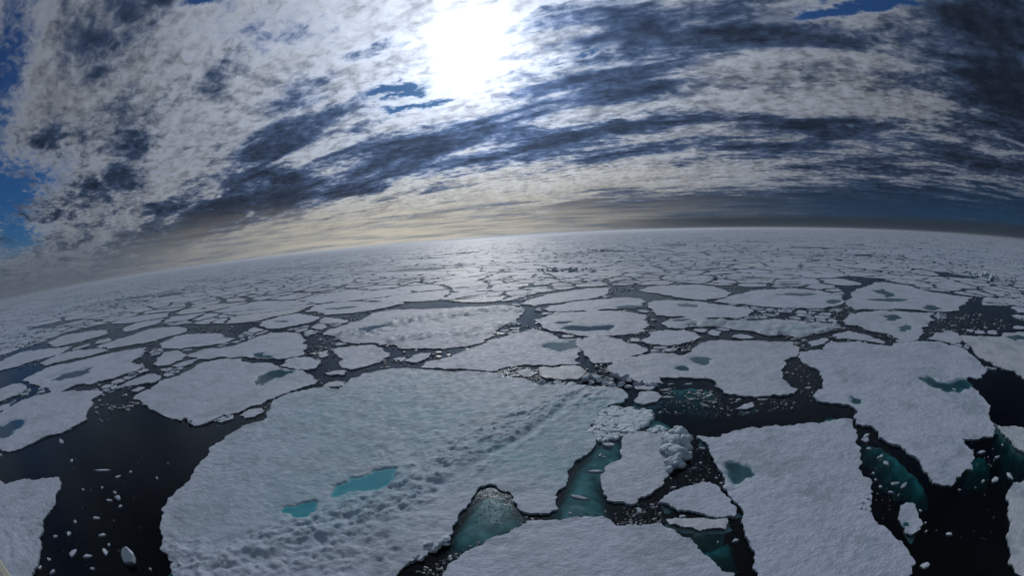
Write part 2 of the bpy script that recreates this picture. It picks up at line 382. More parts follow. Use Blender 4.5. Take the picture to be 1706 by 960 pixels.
FREE = 0.19                                     # freeboard of the floes above the water
def make_floe(poly, name='ice_floe', top=FREE, detail=None, ponds=(), relief=0.075, ridges=(), blue_fn=None, m=None, shelf=0.0, rough_amp=0.12, grid=True, extra_h=None):
    """poly: world outline. ponds: (outline world, depth, material). Returns the floe object, its origin at its centre on the waterline."""
    if area(poly) < 0: poly = poly[::-1]
    c = poly.mean(0); dist = math.hypot(*c)
    tg = detail or (lambda q: max(0.10, 0.0042*math.hypot(q[0], q[1])))
    b = roughen(poly, tg, rough_amp)
    pts = np.zeros((0, 2))
    sp = (0.0105*np.hypot(*b.T).min()+0.05) if grid else 3.0
    pond_b = []
    if grid:
        lo, hi = b.min(0), b.max(0)
        sp = max(sp, math.sqrt(abs(area(b))/(85000 if abs(area(b)) > 1500 and dist < 45 else 26000)))*(.62 if ridges and dist < 45 else 1)
        gx, gy = np.meshgrid(np.arange(lo[0], hi[0], sp), np.arange(lo[1], hi[1], sp))
        gx = gx+(np.arange(gx.shape[0]) % 2)[:, None]*sp/2
        pts = np.stack([gx.ravel(), gy.ravel()], 1)+rng.uniform(-.22, .22, (gx.size, 2))*sp
        # drop points far outside of the picture
        pts = pts[inside(pts, b)]
        if len(pts):
            ed = edge_dist(pts, b); keep = ed > sp*0.45; pts = pts[keep]
        for (pp, dep, pm) in ponds:
            pond_b.append(roughen(pp, lambda q: max(0.12, .005*math.hypot(*q)), 0.16))
    V, E_, Fc = tri_inside(b, pts)
    n = len(V); ed = edge_dist(V, b)
    z = top+relief*2*(fbm(V[:, 0]*.25, V[:, 1]*.25, 4, 3)-.5)+relief*1.6*(fbm(V[:, 0]*1.1, V[:, 1]*1.6, 4, 9, .6)-.5)
    blue = np.zeros(n)
    rim = np.exp(-ed/0.35)
    z = z-0.02*np.exp(-ed/0.08)+(0.16*fbm(V[:, 0]*1.7, V[:, 1]*1.7, 3, 5)-.06)*rim
    if blue_fn is not None: blue = blue+blue_fn(V)
    if ridges: 
        tm = 1.0
        if any(getattr(fn, 'line', None) is not None for fn in ridges):
            ln = next(fn.line for fn in ridges if getattr(fn, 'line', None) is not None); tm = 1-.55*np.exp(-(line_dist(V, ln)/.95)**2)
        for fn in ridges: z = z+fn(V)*np.clip(ed/0.8, 0, 1)*(1 if getattr(fn, 'line', None) is not None else tm)
    if extra_h is not None: z = z+extra_h(V)
    for pb, (pp, dep, pm) in zip(pond_b, ponds):
        ins = inside(V, pb); dd = edge_dist(V, pb); sgn = np.where(ins, dd, -dd)
        w = 1/(1+np.exp(-np.clip(sgn/0.05, -30, 30)))
        z = z*(1-w)+(top-dep)*w
        blue = np.maximum(blue, np.clip(1-np.abs(sgn-0.1)/0.5, 0, 1)*.75)
    bl = None
    # rim of boundary vertices in order: the side wall
    nb = len(b)
    # CDT keeps the input order for boundary vertices
    okb = np.abs(V[:nb]-b).max() < 1e-3
    verts = np.concatenate([V-c, z[:, None]], 1); faces = [list(f) for f in Fc]; attr = list(blue)
    if okb:
        t = np.roll(b, -1, 0)-np.roll(b, 1, 0); nn = np.stack([t[:, 1], -t[:, 0]], 1); nn /= np.hypot(*nn.T)[:, None]+1e-9
        k1 = 0.03+0.10*fbm(b[:, 0]*1.2, b[:, 1]*1.2, 3, 21)
        r1 = b-nn*k1[:, None]*.6; r2 = b-nn*(k1*.3)[:, None]; r3 = b-nn*1.2
        rings = [(r1, 0.03), (r2, -0.06), (r3, -0.35)]
        prev = list(range(len(verts), len(verts)+nb)); verts = np.concatenate([verts, verts[:nb]]); attr += [0.25]*nb
        for rr, zz in rings:
            base = len(verts)
            verts = np.concatenate([verts, np.concatenate([rr-c, np.full((nb, 1), zz)], 1)])
            cur = list(range(base, base+nb)); attr += [0.45 if zz > 0 else 0.9]*nb
            for i in range(nb):
                j = (i+1) % nb; faces.append([prev[i], cur[i], cur[j], prev[j]])
            prev = cur
    o = link(name, verts, faces, m or M_SNOW, attr=attr, smooth=True)
    o.location = (c[0], c[1], 0)
    for pb, (pp, dep, pm) in zip(pond_b, ponds):
        q = pb
        # the pond sheet reaches a little under its banks so that the shoreline is where they meet
        cc = q.mean(0)
        if area(q) < 0: q = q[::-1]
        t = np.roll(q, -1, 0)-np.roll(q, 1, 0); nn = np.stack([t[:, 1], -t[:, 0]], 1); nn /= np.hypot(*nn.T)[:, None]+1e-9
        q2 = q+nn*0.12
        s_ = max(.12, math.sqrt(abs(area(q)))/28); lo, hi = q.min(0), q.max(0); gx, gy = np.meshgrid(np.arange(lo[0], hi[0], s_), np.arange(lo[1], hi[1], s_)); ip = np.stack([gx.ravel(), gy.ravel()], 1)
        ip = ip[inside(ip, q)]; ip = ip[edge_dist(ip, q) > s_*.4] if len(ip) else ip
        try: v2, _, f2 = tri_inside(q, ip)
        except Exception: continue
        pd = np.clip(edge_dist(v2, q)/(.10*math.sqrt(abs(area(q)))), 0, 1)*(.55+.7*fbm(v2[:, 0]*.5, v2[:, 1]*.5, 3, 14))
        zs = top-max(0.05, dep*0.45)
        link('melt_pond', np.concatenate([v2-c, np.full((len(v2), 1), zs)], 1), f2, pm, parent=o, attr=np.clip(pd, 0, 1))
    if shelf > 0 and okb:
        t = np.roll(b, -8, 0)-np.roll(b, 8, 0); nn = np.stack([t[:, 1], -t[:, 0]], 1); nn /= np.hypot(*nn.T)[:, None]+1e-9
        a = .45*shelf*np.clip(fbm(b[:, 0]*.12+5, b[:, 1]*.12, 3, 33)*2.6-1.1, 0.03, 2)
        w1 = a*(.7+.6*fbm(b[:, 0]*.9, b[:, 1]*.9, 3, 41))
        w1 = np.convolve(np.r_[w1[-3:], w1, w1[:3]], np.ones(7)/7, 'valid')
        R = [b-nn*.3, b+nn*(w1*.4)[:, None], b+nn*(w1*.9)[:, None], b+nn*(w1*1.5)[:, None], b+nn*(w1*2.1)[:, None]]
        Z = [-.12, -.35, -.9, -2.2, -5.0]
        vv = np.concatenate([np.concatenate([r-c, np.full((nb, 1), q)], 1) for r, q in zip(R, Z)])
        vv[:, 2] += .12*(fbm(vv[:, 0]*.8, vv[:, 1]*.8, 3, 2)-.5)
        ff = [(k*nb+i, (k+1)*nb+i, (k+1)*nb+(i+1) % nb, k*nb+(i+1) % nb) for k in range(4) for i in range(nb)]
        link('underwater_shelf', vv, ff, M_SHELF, parent=o, smooth=True)
    return o
def shelf_patch(parent, pxpoly, depth=0.7, grow=1.1, name='underwater_shelf'):
    p = ground(pxpoly); 
    if area(p) < 0: p = p[::-1]
    t_ = np.roll(p, -1, 0)-np.roll(p, 1, 0); nn_ = np.stack([t_[:, 1], -t_[:, 0]], 1); nn_ /= np.hypot(*nn_.T)[:, None]+1e-9
    b = roughen(chaikin(p+nn_*grow), lambda q: .25+.006*math.hypot(*q), .15)
    lo, hi = b.min(0), b.max(0); s = max(.5, math.sqrt(abs(area(b)))/40)
    gx, gy = np.meshgrid(np.arange(lo[0], hi[0], s), np.arange(lo[1], hi[1], s)); pts = np.stack([gx.ravel(), gy.ravel()], 1)+rng.uniform(-.2, .2, (gx.size, 2))*s
    pts = pts[inside(pts, b)]; pts = pts[edge_dist(pts, b) > s*.4] if len(pts) else pts
    V, _, Fc = tri_inside(b, pts); ed = edge_dist(V, b)
    z = -depth*(.12+.75*fbm(V[:, 0]*.35, V[:, 1]*.35, 4, 77))-2.6*np.exp(-ed/.8)
    c = np.array(parent.location[:2])
    return link(name, np.concatenate([V-c, z[:, None]], 1), Fc, M_SHELF, parent=parent, smooth=True)

def lump(cx, cy, cz, r, seed, squash=.75, sub=3, block=0.0):
    """one snow or ice block: a displaced, partly faceted ball"""
    bm = bmesh.new(); bmesh.ops.create_icosphere(bm, subdivisions=sub, radius=1)
    rs = np.random.default_rng(seed); planes = rs.normal(size=(9, 3)); planes /= np.linalg.norm(planes, axis=1)[:, None]; off = rs.uniform(.55, .9, 9) if block < .5 else rs.uniform(.38, .75, 9)
    vs = np.array([v.co[:] for v in bm.verts]); f = np.array([[v.index for v in q.verts] for q in bm.faces]); bm.free()
    for p, q in zip(planes, off):
        dd = vs@p; k = dd > q; vs[k] -= np.outer(dd[k]-q, p)*(.5+.5*(block > .5))
    n = fbm(vs[:, 0]*2+vs[:, 2]*1.3+seed, vs[:, 1]*2-vs[:, 2]*.9, 3, seed % 97)
    vs *= ((0.82+.36*n) if block < .5 else (.95+.1*n))[:, None]
    sc = r*np.array([rs.uniform(.8, 1.25), rs.uniform(.8, 1.25), squash])
    a = rs.uniform(0, 6.3); vs = vs*sc; ca, sa = math.cos(a), math.sin(a)
    vs = np.stack([vs[:, 0]*ca-vs[:, 1]*sa, vs[:, 0]*sa+vs[:, 1]*ca, vs[:, 2]], 1)
    return vs+np.array([cx, cy, cz]), f
def merge(parts):
    V = []; F = []; n = 0
    for v, f in parts: V.append(v); F += (np.asarray(f)+n).tolist() if not isinstance(f, list) else [[q+n for q in t] for t in f]; n += len(v)
    return np.concatenate(V), F
def slab(cx, cy, r, seed, h=.12, elong=1.0, ang=0.0, k=9, z0=0.0):
    """small flat floating piece of ice: irregular outline, bevelled top"""
    rs = np.random.default_rng(seed); t = np.sort(np.linspace(0, 2*PI, k, endpoint=False)+rs.uniform(-.25, .25, k)); rr = r*rs.uniform(.5, 1.15, k)
    x = np.cos(t)*rr*elong; y = np.sin(t)*rr/elong; ca, sa = math.cos(ang), math.sin(ang)
    b = np.stack([x*ca-y*sa, x*sa+y*ca], 1)
    tilt = rs.uniform(-.12, .12, 2)
    L = []
    for sc, z in ((.95, -.12), (1.03, .02), (.97, h*.7), (.78, h)):
        q = b*sc; L.append(np.concatenate([q, (z0+z+(q@tilt if z > .01 else 0*q[:, 0]))[:, None]], 1))
    L.append(np.array([[0, 0, z0+h*(1.05+.3*rs.uniform())]]))
    V = np.concatenate(L); V[:, 0] += cx; V[:, 1] += cy
    F = [[l*k+i, l*k+(i+1) % k, (l+1)*k+(i+1) % k, (l+1)*k+i] for l in range(3) for i in range(k)]+[[3*k+i, 3*k+(i+1) % k, 4*k] for i in range(k)]
    return V, F

# ------------------------------------------------------------------ sea and the air over it
def box(name, x0, x1, y0, y1, z0, z1, m):
    v = [(x0, y0, z0), (x1, y0, z0), (x1, y1, z0), (x0, y1, z0), (x0, y0, z1), (x1, y0, z1), (x1, y1, z1), (x0, y1, z1)]
    f = [(3, 2, 1, 0), (4, 5, 6, 7), (0, 1, 5, 4), (1, 2, 6, 5), (2, 3, 7, 6), (3, 0, 4, 7)]
    return link(name, v, f, m)
R_SEA = 30000.0
sea = box('sea', -R_SEA, R_SEA, -R_SEA, R_SEA, -30, 0, M_SEA); tag(sea, kind='structure')
mh, Nh, oh = mat('haze')
pv = Nh.n('ShaderNodeVolumePrincipled'); pv.inputs['Color'].default_value = (0.80, 0.88, 1.0, 1); pv.inputs['Density'].default_value = 1.3e-4; pv.inputs['Anisotropy'].default_value = 0.55
mh.node_tree.links.new(pv.outputs[0], oh.inputs['Volume'])
haze = box('haze', -R_SEA-500, R_SEA+500, -R_SEA-500, R_SEA+500, -31, 26, mh); tag(haze, kind='stuff')

# ------------------------------------------------------------------ floes traced from the photograph (pixels of the 1706x960 photograph, laid on the waterline)
T = []     # dict per floe
def floe(label, pts, ponds=(), **k): T.append(dict(label=label, pts=pts, ponds=list(ponds), **k))
BIG = [(430,705),(445,695),(450,680),(458,668),(485,657),(511,652),(541,646),(566,651),(575,641),(590,632),(606,624),(637,619),(669,615),(700,617),(740,620),(790,621),(821,624),(860,631),(893,642),(923,644),(958,644),(991,647),(1021,647),(1046,661),(1041,671),(1016,677),(1000,690),(990,705),(981,716),(996,732),(990,748),(971,762),(956,777),(946,799),(937,816),(925,836),(931,851),(902,860),(874,857),(862,843),(847,821),(826,811),(801,813),(786,833),(766,856),(753,881),(743,905),(716,922),(690,937),(665,957),(640,985),(560,1020),(420,1030),(320,1000),(288,960),(290,939),(268,919),(268,886),(271,851),(280,836),(294,821),(318,801),(333,775),(346,763),(366,740),(381,728),(400,716)]
PA = [(551,831),(550,813),(566,810),(580,806),(585,798),(608,796),(621,787),(640,784),(656,782),(663,788),(656,806),(638,814),(618,821),(596,822),(580,823),(565,831)]
PB = [(469,856),(482,846),(507,840),(527,838),(529,844),(517,859),(505,867),(487,866)]
floe('huge blue-tinted floe filling the foreground, with two turquoise melt ponds and a rough pressed ridge', BIG, [(PA, .22, 'P'), (PB, .22, 'P')], big=True, shelf=1.0)
floe('large smooth white floe at lower right with one dark teal hole near its left corner',
     [(1160,730),(1225,720),(1276,714),(1291,711),(1339,709),(1384,704),(1421,704),(1427,721),(1432,757),(1437,774),(1430,782),(1437,796),(1451,803),(1450,821),(1451,840),(1449,856),(1460,874),(1478,886),(1490,899),(1503,907),(1515,929),(1523,944),(1518,960),(1500,1000),(1380,1025),(1265,1010),(1257,954),(1245,901),(1235,869),(1217,833),(1207,801),(1189,773),(1182,753),(1172,738)],
     [([(1206,775),(1220,773),(1232,774),(1247,780),(1258,793),(1240,801),(1232,808),(1222,809),(1215,798)], .3, 'D')], shelf=.9)
floe('white floe cut by the bottom edge at centre, its far rim a bright crust',
     [(738,960),(756,939),(781,922),(806,910),(832,896),(857,884),(877,871),(907,870),(932,871),(953,866),(980,864),(1003,864),(1015,869),(1041,880),(1061,879),(1101,874),(1116,884),(1147,901),(1162,919),(1177,929),(1192,944),(1222,960),(1232,1000),(900,1050),(700,1005)], shelf=.7)
floe('small triangular white floe between the hummocked floe and the large smooth one',
     [(1096,841),(1111,828),(1136,817),(1169,807),(1182,807),(1199,821),(1217,838),(1226,861),(1222,866),(1187,864),(1154,856),(1131,854),(1111,843)], shelf=.5)
floe('long thin wet slab with a pale crumbling rim just below the triangular floe',
     [(1111,866),(1136,867),(1165,866),(1190,868),(1212,867),(1211,875),(1207,884),(1174,885),(1141,881),(1115,876)], top=.10, m='W', shelf=.6,
     sheets=[([(1105,878),(1240,868),(1248,905),(1150,905)], 1.4)])
floe('white floe right of the teal channel, with a lumpy blue-white snow heap at one end',
     [(1000,796),(1008,780),(1036,763),(1033,752),(1036,742),(1047,724),(1074,721),(1090,726),(1108,722),(1125,716),(1138,717),(1150,730),(1147,762),(1127,782),(1116,790),(1106,803),(1091,821),(1068,831),(1061,841),(1041,842),(1010,837),(1005,826),(1002,812)], heap=True, shelf=.9)
floe('large white floe at right with a deep teal inlet cut into its right side',
     [(1331,591),(1349,586),(1369,585),(1384,570),(1427,571),(1452,575),(1483,579),(1503,573),(1535,570),(1566,571),(1601,581),(1626,598),(1639,613),(1634,626),(1629,634),(1612,630),(1608,640),(1626,653),(1636,663),(1647,686),(1648,701),(1657,716),(1654,731),(1630,734),(1601,733),(1606,742),(1611,748),(1623,768),(1620,786),(1601,796),(1584,813),(1568,811),(1553,807),(1536,783),(1515,760),(1498,745),(1478,739),(1463,721),(1427,709),(1422,696),(1425,684),(1415,676),(1377,673),(1362,671),(1359,656),(1372,651),(1369,633),(1349,613),(1336,604)],
     [([(1530,632),(1545,627),(1560,636),(1580,640),(1595,633),(1612,634),(1618,645),(1600,657),(1580,656),(1556,648)], .35, 'D'), ([(1415,661),(1437,668),(1430,676),(1418,672)], .2, 'D')], shelf=1.5,
     sheets=[([(1440,704),(1480,730),(1516,754),(1540,780),(1562,806),(1545,806),(1515,780),(1478,753),(1448,728)], .9), ([(1362,668),(1425,682),(1428,706),(1395,698),(1370,682)], 1.3), ([(1598,735),(1655,730),(1668,745),(1628,768)], 2.2)])
floe('broad white floe right of centre with a small teal pond and a teal bay',
     [(1011,617),(1021,609),(1049,597),(1087,590),(1115,591),(1142,593),(1157,580),(1183,570),(1230,570),(1276,572),(1324,572),(1330,580),(1329,593),(1304,603),(1301,618),(1311,638),(1329,651),(1321,658),(1276,662),(1238,662),(1205,657),(1190,645),(1185,634),(1137,630),(1097,631),(1107,641),(1067,643),(1052,633),(1024,628)],
     [([(1147,599),(1162,595),(1180,597),(1195,599),(1185,607),(1175,611),(1160,607)], .2, 'G'), ([(1127,618),(1135,610),(1147,614),(1147,618)], .2, 'D')], shelf=1.2,
     sheets=[([(1095,632),(1190,632),(1200,660),(1160,655),(1110,645)], 1.3)])
floe('small smooth four-sided floe above the teal channel, right of the pointed grey-white floe',
     [(973,564),(1001,562),(1036,567),(1062,575),(1079,583),(1052,596),(1016,607),(991,608),(976,595),(966,584)])
floe('wedge-shaped grey-white floe behind the huge one, pointing left to the sunlit glint',
     [(700,614),(710,605),(742,598),(770,589),(793,579),(816,569),(840,562),(860,557),(888,549),(908,554),(931,567),(971,565),(966,585),(967,608),(935,609),(905,610),(875,609),(850,613),(830,618),(821,621),(790,618),(758,617),(722,615)],
     [([(903,579),(923,571),(945,572),(962,567),(963,582),(933,587),(918,584)], .2, 'G')])
floe('narrow wet floe with a blue-green slab along its near side, just behind the huge floe',
     [(905,613),(935,612),(966,613),(976,620),(971,627),(961,634),(935,635),(910,633),(898,625)], m='W')
floe('small oval floe in the teal water left of the dark lead', [(1059,668),(1064,657),(1079,654),(1097,657),(1106,663),(1094,672),(1074,676),(1062,675)], shelf=.9)
floe('pointed floe on the dark left lead, with grey pools and a crumbled near edge',
     [(222,667),(252,650),(265,638),(300,627),(328,610),(350,603),(378,599),(403,598),(413,605),(440,606),(465,614),(490,618),(506,619),(520,628),(531,636),(526,641),(505,647),(485,653),(468,660),(455,666),(430,676),(411,682),(388,691),(358,701),(333,711),(318,706),(310,699),(297,701),(272,694),(247,678)],
     [([(424,640),(430,630),(448,620),(472,616),(491,619),(478,625),(455,633),(436,643)], .25, 'D')], shelf=.5)
floe('small rounded floe resting against the upper right of the pointed floe', [(466,612),(480,600),(495,597),(518,597),(531,609),(528,615),(505,617),(485,615)])
floe('broad pale floe left of centre with a dark pool at its near edge',
     [(309,594),(340,583),(391,577),(412,570),(430,562),(450,555),(480,554),(503,562),(512,577),(505,593),(480,598),(463,600),(440,599),(400,596),(370,596),(330,600)],
     [([(424,590),(445,588),(457,595),(448,598),(430,597)], .2, 'D')])
floe('little tilted floe with a grey hollow, left of the pale floe', [(255,609),(262,598),(276,588),(300,586),(312,594),(304,601),(285,609),(268,611)])
floe('long floe at left with a slim dark blue melt pond along its middle',
     [(38,636),(76,615),(110,608),(145,599),(180,591),(214,584),(242,580),(246,586),(237,595),(217,606),(240,610),(227,620),(197,629),(154,642),(130,642),(111,650),(87,656),(83,648),(58,642)],
     [([(83,635),(101,627),(126,619),(153,613),(150,621),(121,631),(98,636)], .3, 'B')], shelf=.5)
floe('white floe at left above the black lead, with a dark pool at the picture edge',
     [(-40,700),(0,691),(20,678),(58,661),(83,656),(126,653),(166,653),(171,657),(154,666),(154,676),(145,689),(147,700),(126,711),(96,725),(80,728),(63,736),(40,747),(15,755),(0,748),(-40,752),(-80,725)],
     [([(-25,715),(3,712),(18,702),(38,701),(41,707),(22,719),(15,732),(-20,736)], .3, 'B')], shelf=.6)
floe('floe in the lower left corner veined with dark branching cracks',
     [(-60,806),(0,802),(38,802),(70,800),(96,798),(103,806),(101,816),(93,838),(78,861),(73,884),(71,914),(65,935),(58,952),(48,985),(10,1030),(-70,1000),(-100,900)], veins=True, shelf=.25)
floe('small peanut-shaped floe afloat in the black water at lower right',
     [(1499,846),(1508,841),(1524,843),(1528,857),(1534,871),(1532,886),(1515,893),(1504,890),(1507,882),(1500,876),(1498,860)],
     [([(1504,875),(1511,873),(1514,878),(1508,881)], .15, 'D')], shelf=.35)
floe('greenish wet floe with a pale rim at the lower right edge of the picture',
     [(1720,795),(1706,803),(1687,808),(1679,821),(1680,845),(1683,871),(1682,917),(1679,937),(1690,955),(1720,985),(1790,960),(1790,850),(1760,800)], m='W', shelf=0, top=.16)
floe('blue-green tinted floe at the right edge above the black water',
     [(1600,560),(1611,574),(1629,595),(1654,609),(1689,620),(1705,632),(1760,645),(1800,600),(1760,555),(1706,554),(1670,560),(1641,562)], m='W', shelf=0, ponds=[([(1673,562),(1690,560),(1715,563),(1720,570),(1690,570)], .2, 'G')])
floe('narrow wedge of floe at the right edge below the black water',
     [(1654,709),(1680,713),(1706,717),(1770,725),(1780,790),(1706,756),(1684,736),(1667,721)], m='W', shelf=.4)
floe('thin ragged floe behind the large inlet floe, at its upper left', [(1387,560),(1412,553),(1432,558),(1452,563),(1475,572),(1470,575),(1452,571),(1420,567),(1392,566)])
floe('small ragged floe behind the large inlet floe, above its middle', [(1495,572),(1498,562),(1515,558),(1536,559),(1520,571),(1505,572)])
floe('broad floe with several grey-green pools, right side of the middle distance',
     [(1413,501),(1418,490),(1427,484),(1457,471),(1480,472),(1503,475),(1541,485),(1578,491),(1621,497),(1610,508),(1599,516),(1573,521),(1540,519),(1503,516),(1460,517),(1427,518),(1413,511)],
     [([(1534,513),(1551,509),(1568,514),(1560,518),(1543,517)], .2, 'G'), ([(1456,484),(1470,482),(1480,487),(1488,495),(1478,497),(1462,489)], .15, 'G'), ([(1440,500),(1480,498),(1520,500),(1510,502),(1460,502)], .15, 'G')])
floe('broad floe with blotchy dark pools just behind the large inlet floe',
     [(1413,528),(1430,522),(1452,520),(1490,519),(1543,523),(1558,535),(1540,546),(1533,560),(1503,569),(1485,559),(1440,549),(1408,541)],
     [([(1470,528),(1495,525),(1505,531),(1480,536)], .2, 'D'), ([(1498,545),(1510,542),(1520,550),(1505,556)], .15, 'G')])
floe('wide rounded floe right of centre with a long slim pond near its far side',
     [(1188,504),(1223,493),(1263,484),(1326,481),(1382,489),(1405,494),(1406,506),(1372,515),(1314,514),(1263,511)],
     [([(1289,491),(1314,488),(1340,490),(1359,490),(1350,493),(1310,493)], .2, 'G'), ([(1376,506),(1392,500),(1402,503),(1390,508)], .15, 'G')])
floe('smooth oval floe above the long grey lead right of centre', [(1062,484),(1087,478),(1120,476),(1160,475),(1190,478),(1218,489),(1210,496),(1175,502),(1140,499),(1100,491)])
floe('flat floe with a brown-grey pool in its middle, right of the bright lead',
     [(1084,504),(1110,501),(1140,502),(1178,506),(1220,511),(1256,520),(1248,528),(1200,531),(1130,528),(1092,526),(1083,515)], [([(1130,508),(1148,507),(1163,509),(1160,513),(1134,512)], .2, 'G')])
floe('wide floe crossed by rough pressed ridges, green-tinted on its left, right of centre',
     [(1102,540),(1115,532),(1150,529),(1200,534),(1240,536),(1290,532),(1339,537),(1375,540),(1399,541),(1402,547),(1372,557),(1326,564),(1276,560),(1235,552),(1188,545),(1137,549),(1112,547)],
     [([(1120,536),(1140,532),(1160,534),(1150,538)], .2, 'G'), ([(1133,543),(1150,540),(1168,542),(1150,546)], .15, 'G')], ridge=[(1180,540),(1300,552),(1390,548)])
floe('small puffy floe between the grey lead and the ridged floe', [(1069,568),(1080,557),(1110,551),(1140,551),(1160,557),(1167,563),(1150,571),(1120,577),(1085,575)])
floe('blocky floe with two long dark pools, right of the sunlit channel',
     [(893,536),(910,527),(950,521),(1000,519),(1040,520),(1072,525),(1080,545),(1075,554),(1040,560),(1010,561),(960,560),(935,554),(905,548)],
     [([(935,548),(950,543),(985,545),(1028,543),(1018,549),(985,553),(950,552)], .25, 'D'), ([(920,540),(940,536),(956,537),(940,541)], .2, 'G')])
floe('flat floe with brash at its right end, behind the blocky floe with two long pools',
     [(905,516),(930,509),(970,502),(1020,498),(1066,498),(1076,505),(1062,512),(1030,516),(980,519),(945,520),(915,520)], [([(1026,512),(1045,509),(1070,510),(1060,514),(1035,515)], .2, 'D')])
floe('pale lens-shaped floe on the right bank of the sunlit channel', [(868,508),(885,499),(930,489),(980,481),(1018,480),(1012,490),(995,497),(960,501),(925,506),(890,511)])
floe('wide floe roughened by blue-green pressure ridges, left of the sunlit channel',
     [(553,549),(581,540),(621,523),(657,517),(732,515),(790,512),(833,509),(860,512),(874,518),(868,530),(843,542),(821,558),(806,572),(790,576),(758,580),(720,583),(682,583),(657,576),(621,573),(581,572),(556,567),(538,560)], ridge=[(590,560),(680,535),(760,525),(850,517)], ridge2=[(680,565),(760,560),(820,545)],
     ponds=[([(590,552),(615,545),(640,541),(655,542),(630,550),(610,556)], .15, 'G')])
floe('rounded floe in grey slush behind the upper left rim of the huge floe', [(551,583),(586,578),(619,576),(639,588),(652,595),(637,602),(622,608),(600,614),(586,618),(569,614),(572,600),(560,592)])
floe('small triangular floe left of the wedge-shaped grey-white floe', [(672,604),(690,593),(720,590),(713,598),(692,606)])
floe('tiny white floe beside the small triangular one left of the wedge', [(655,601),(664,597),(675,596),(677,600),(668,605)])
floe('tiny puffy floe alone in the grey slush left of the rounded floe', [(531,593),(536,588),(543,586),(546,595),(536,598)])
floe('thin sliver floe beside the upper left rim of the huge floe', [(541,624),(560,620),(578,620),(575,626),(550,627)])
floe('narrow green-edged floe touching the upper left tip of the huge floe', [(538,645),(550,639),(560,637),(576,639),(566,646)], m='W', shelf=.8)
floe('long narrow floe at left, second one behind the slim-ponded floe', [(67,607),(95,592),(130,584),(170,581),(178,586),(150,594),(110,602),(75,611)])
floe('narrow floe reaching in from the left edge above the small black pool', [(-20,608),(2,603),(35,588),(75,583),(121,579),(101,590),(66,600),(38,608),(5,618),(-20,624)])
floe('slim floe at left behind the long narrow one', [(80,572),(105,560),(152,552),(178,551),(182,556),(165,562),(130,571),(95,579)])
floe('large flat floe left of centre behind the slim-ponded floe', [(160,579),(185,571),(220,560),(250,549),(290,545),(312,550),(300,558),(260,568),(215,577),(180,582)])
floe('oval floe with a grey smear on it, above the little tilted floe', [(265,574),(290,562),(330,557),(370,558),(392,566),(375,573),(340,578),(300,583),(280,582)])
floe('little floe at the left edge above the white floe with the dark pool', [(-20,662),(0,650),(25,641),(38,641),(43,650),(28,660),(0,671),(-20,678)])
floe('tiny pale floe at the left edge between two black leads', [(-20,692),(0,679),(27,667),(14,680),(0,687)])
floe('small pointed floe afloat between the slim-ponded floe and the pointed floe', [(202,643),(225,633),(245,625),(260,624),(267,632),(255,640),(230,643)])
floe('thin curved sliver of floe below the little tilted one', [(285,611),(310,603),(328,600),(320,607),(300,613)])
floe('small floe with a soft edge off the near right side of the pointed floe', [(400,694),(415,685),(436,682),(440,688),(425,696),(408,699)])
floe('tiny slab with a dark waterline just off the pointed floe near its lower tip', [(356,704),(372,696),(388,694),(390,699),(370,706)])
floe('flat angular floe among brash in the dark lead right of centre', [(1225,684),(1238,676),(1253,673),(1257,678),(1243,684)])
floe('small floe behind the right end of the broad white ponded floe', [(1345,604-32),(1362,568),(1378,565),(1372,575),(1352,580)])
floe('flat ragged floe left of the blue-green tinted one at the right', [(1545,566),(1556,556),(1580,552),(1597,557),(1600,572),(1590,576),(1570,570)])
for f_ in T: f_['w'] = ground(f_['pts'])
WATER = [[(0,765),(60,745),(150,708),(160,665),(200,650),(222,667),(310,715),(430,690),(360,740),(268,860),(280,1000),(60,1000),(100,800)],
         [(1110,640),(1185,640),(1205,662),(1330,662),(1345,640),(1305,610),(1335,590),(1365,640),(1365,675),(1420,702),(1165,728),(1060,700)],
         [(1430,710),(1500,760),(1590,820),(1640,730),(1656,650),(1640,615),(1706,640),(1706,715),(1680,800),(1680,960),(1525,950),(1440,800)],
         [(22,618),(60,606),(75,608),(60,622),(40,632),(25,628)], [(1402,530),(1410,505),(1415,520),(1412,540),(1395,560),(1340,572),(1330,566),(1400,548)],
         [(520,560),(550,570),(545,600),(530,640),(515,600)], [(877,555),(868,530),(885,512),(893,535),(905,550)], [(1020,497),(1040,480),(1060,478),(1070,490),(1082,500)],
         [(560,580),(545,615),(560,650),(620,622),(700,614),(720,590),(800,575),(790,580),(650,585)], [(1540,560),(1560,540),(1620,520),(1700,540),(1600,550)]]
WATER = [ground(w) for w in WATER]

MATS = {'W': M_WET, 'S': M_SNOW}
PM = {'P': M_POND, 'D': M_POND_D, 'G': M_POND_G, 'B': pond_mat('dark_blue_pond', (0.004, 0.04, 0.09), (0.05, 0.15, 0.22))}

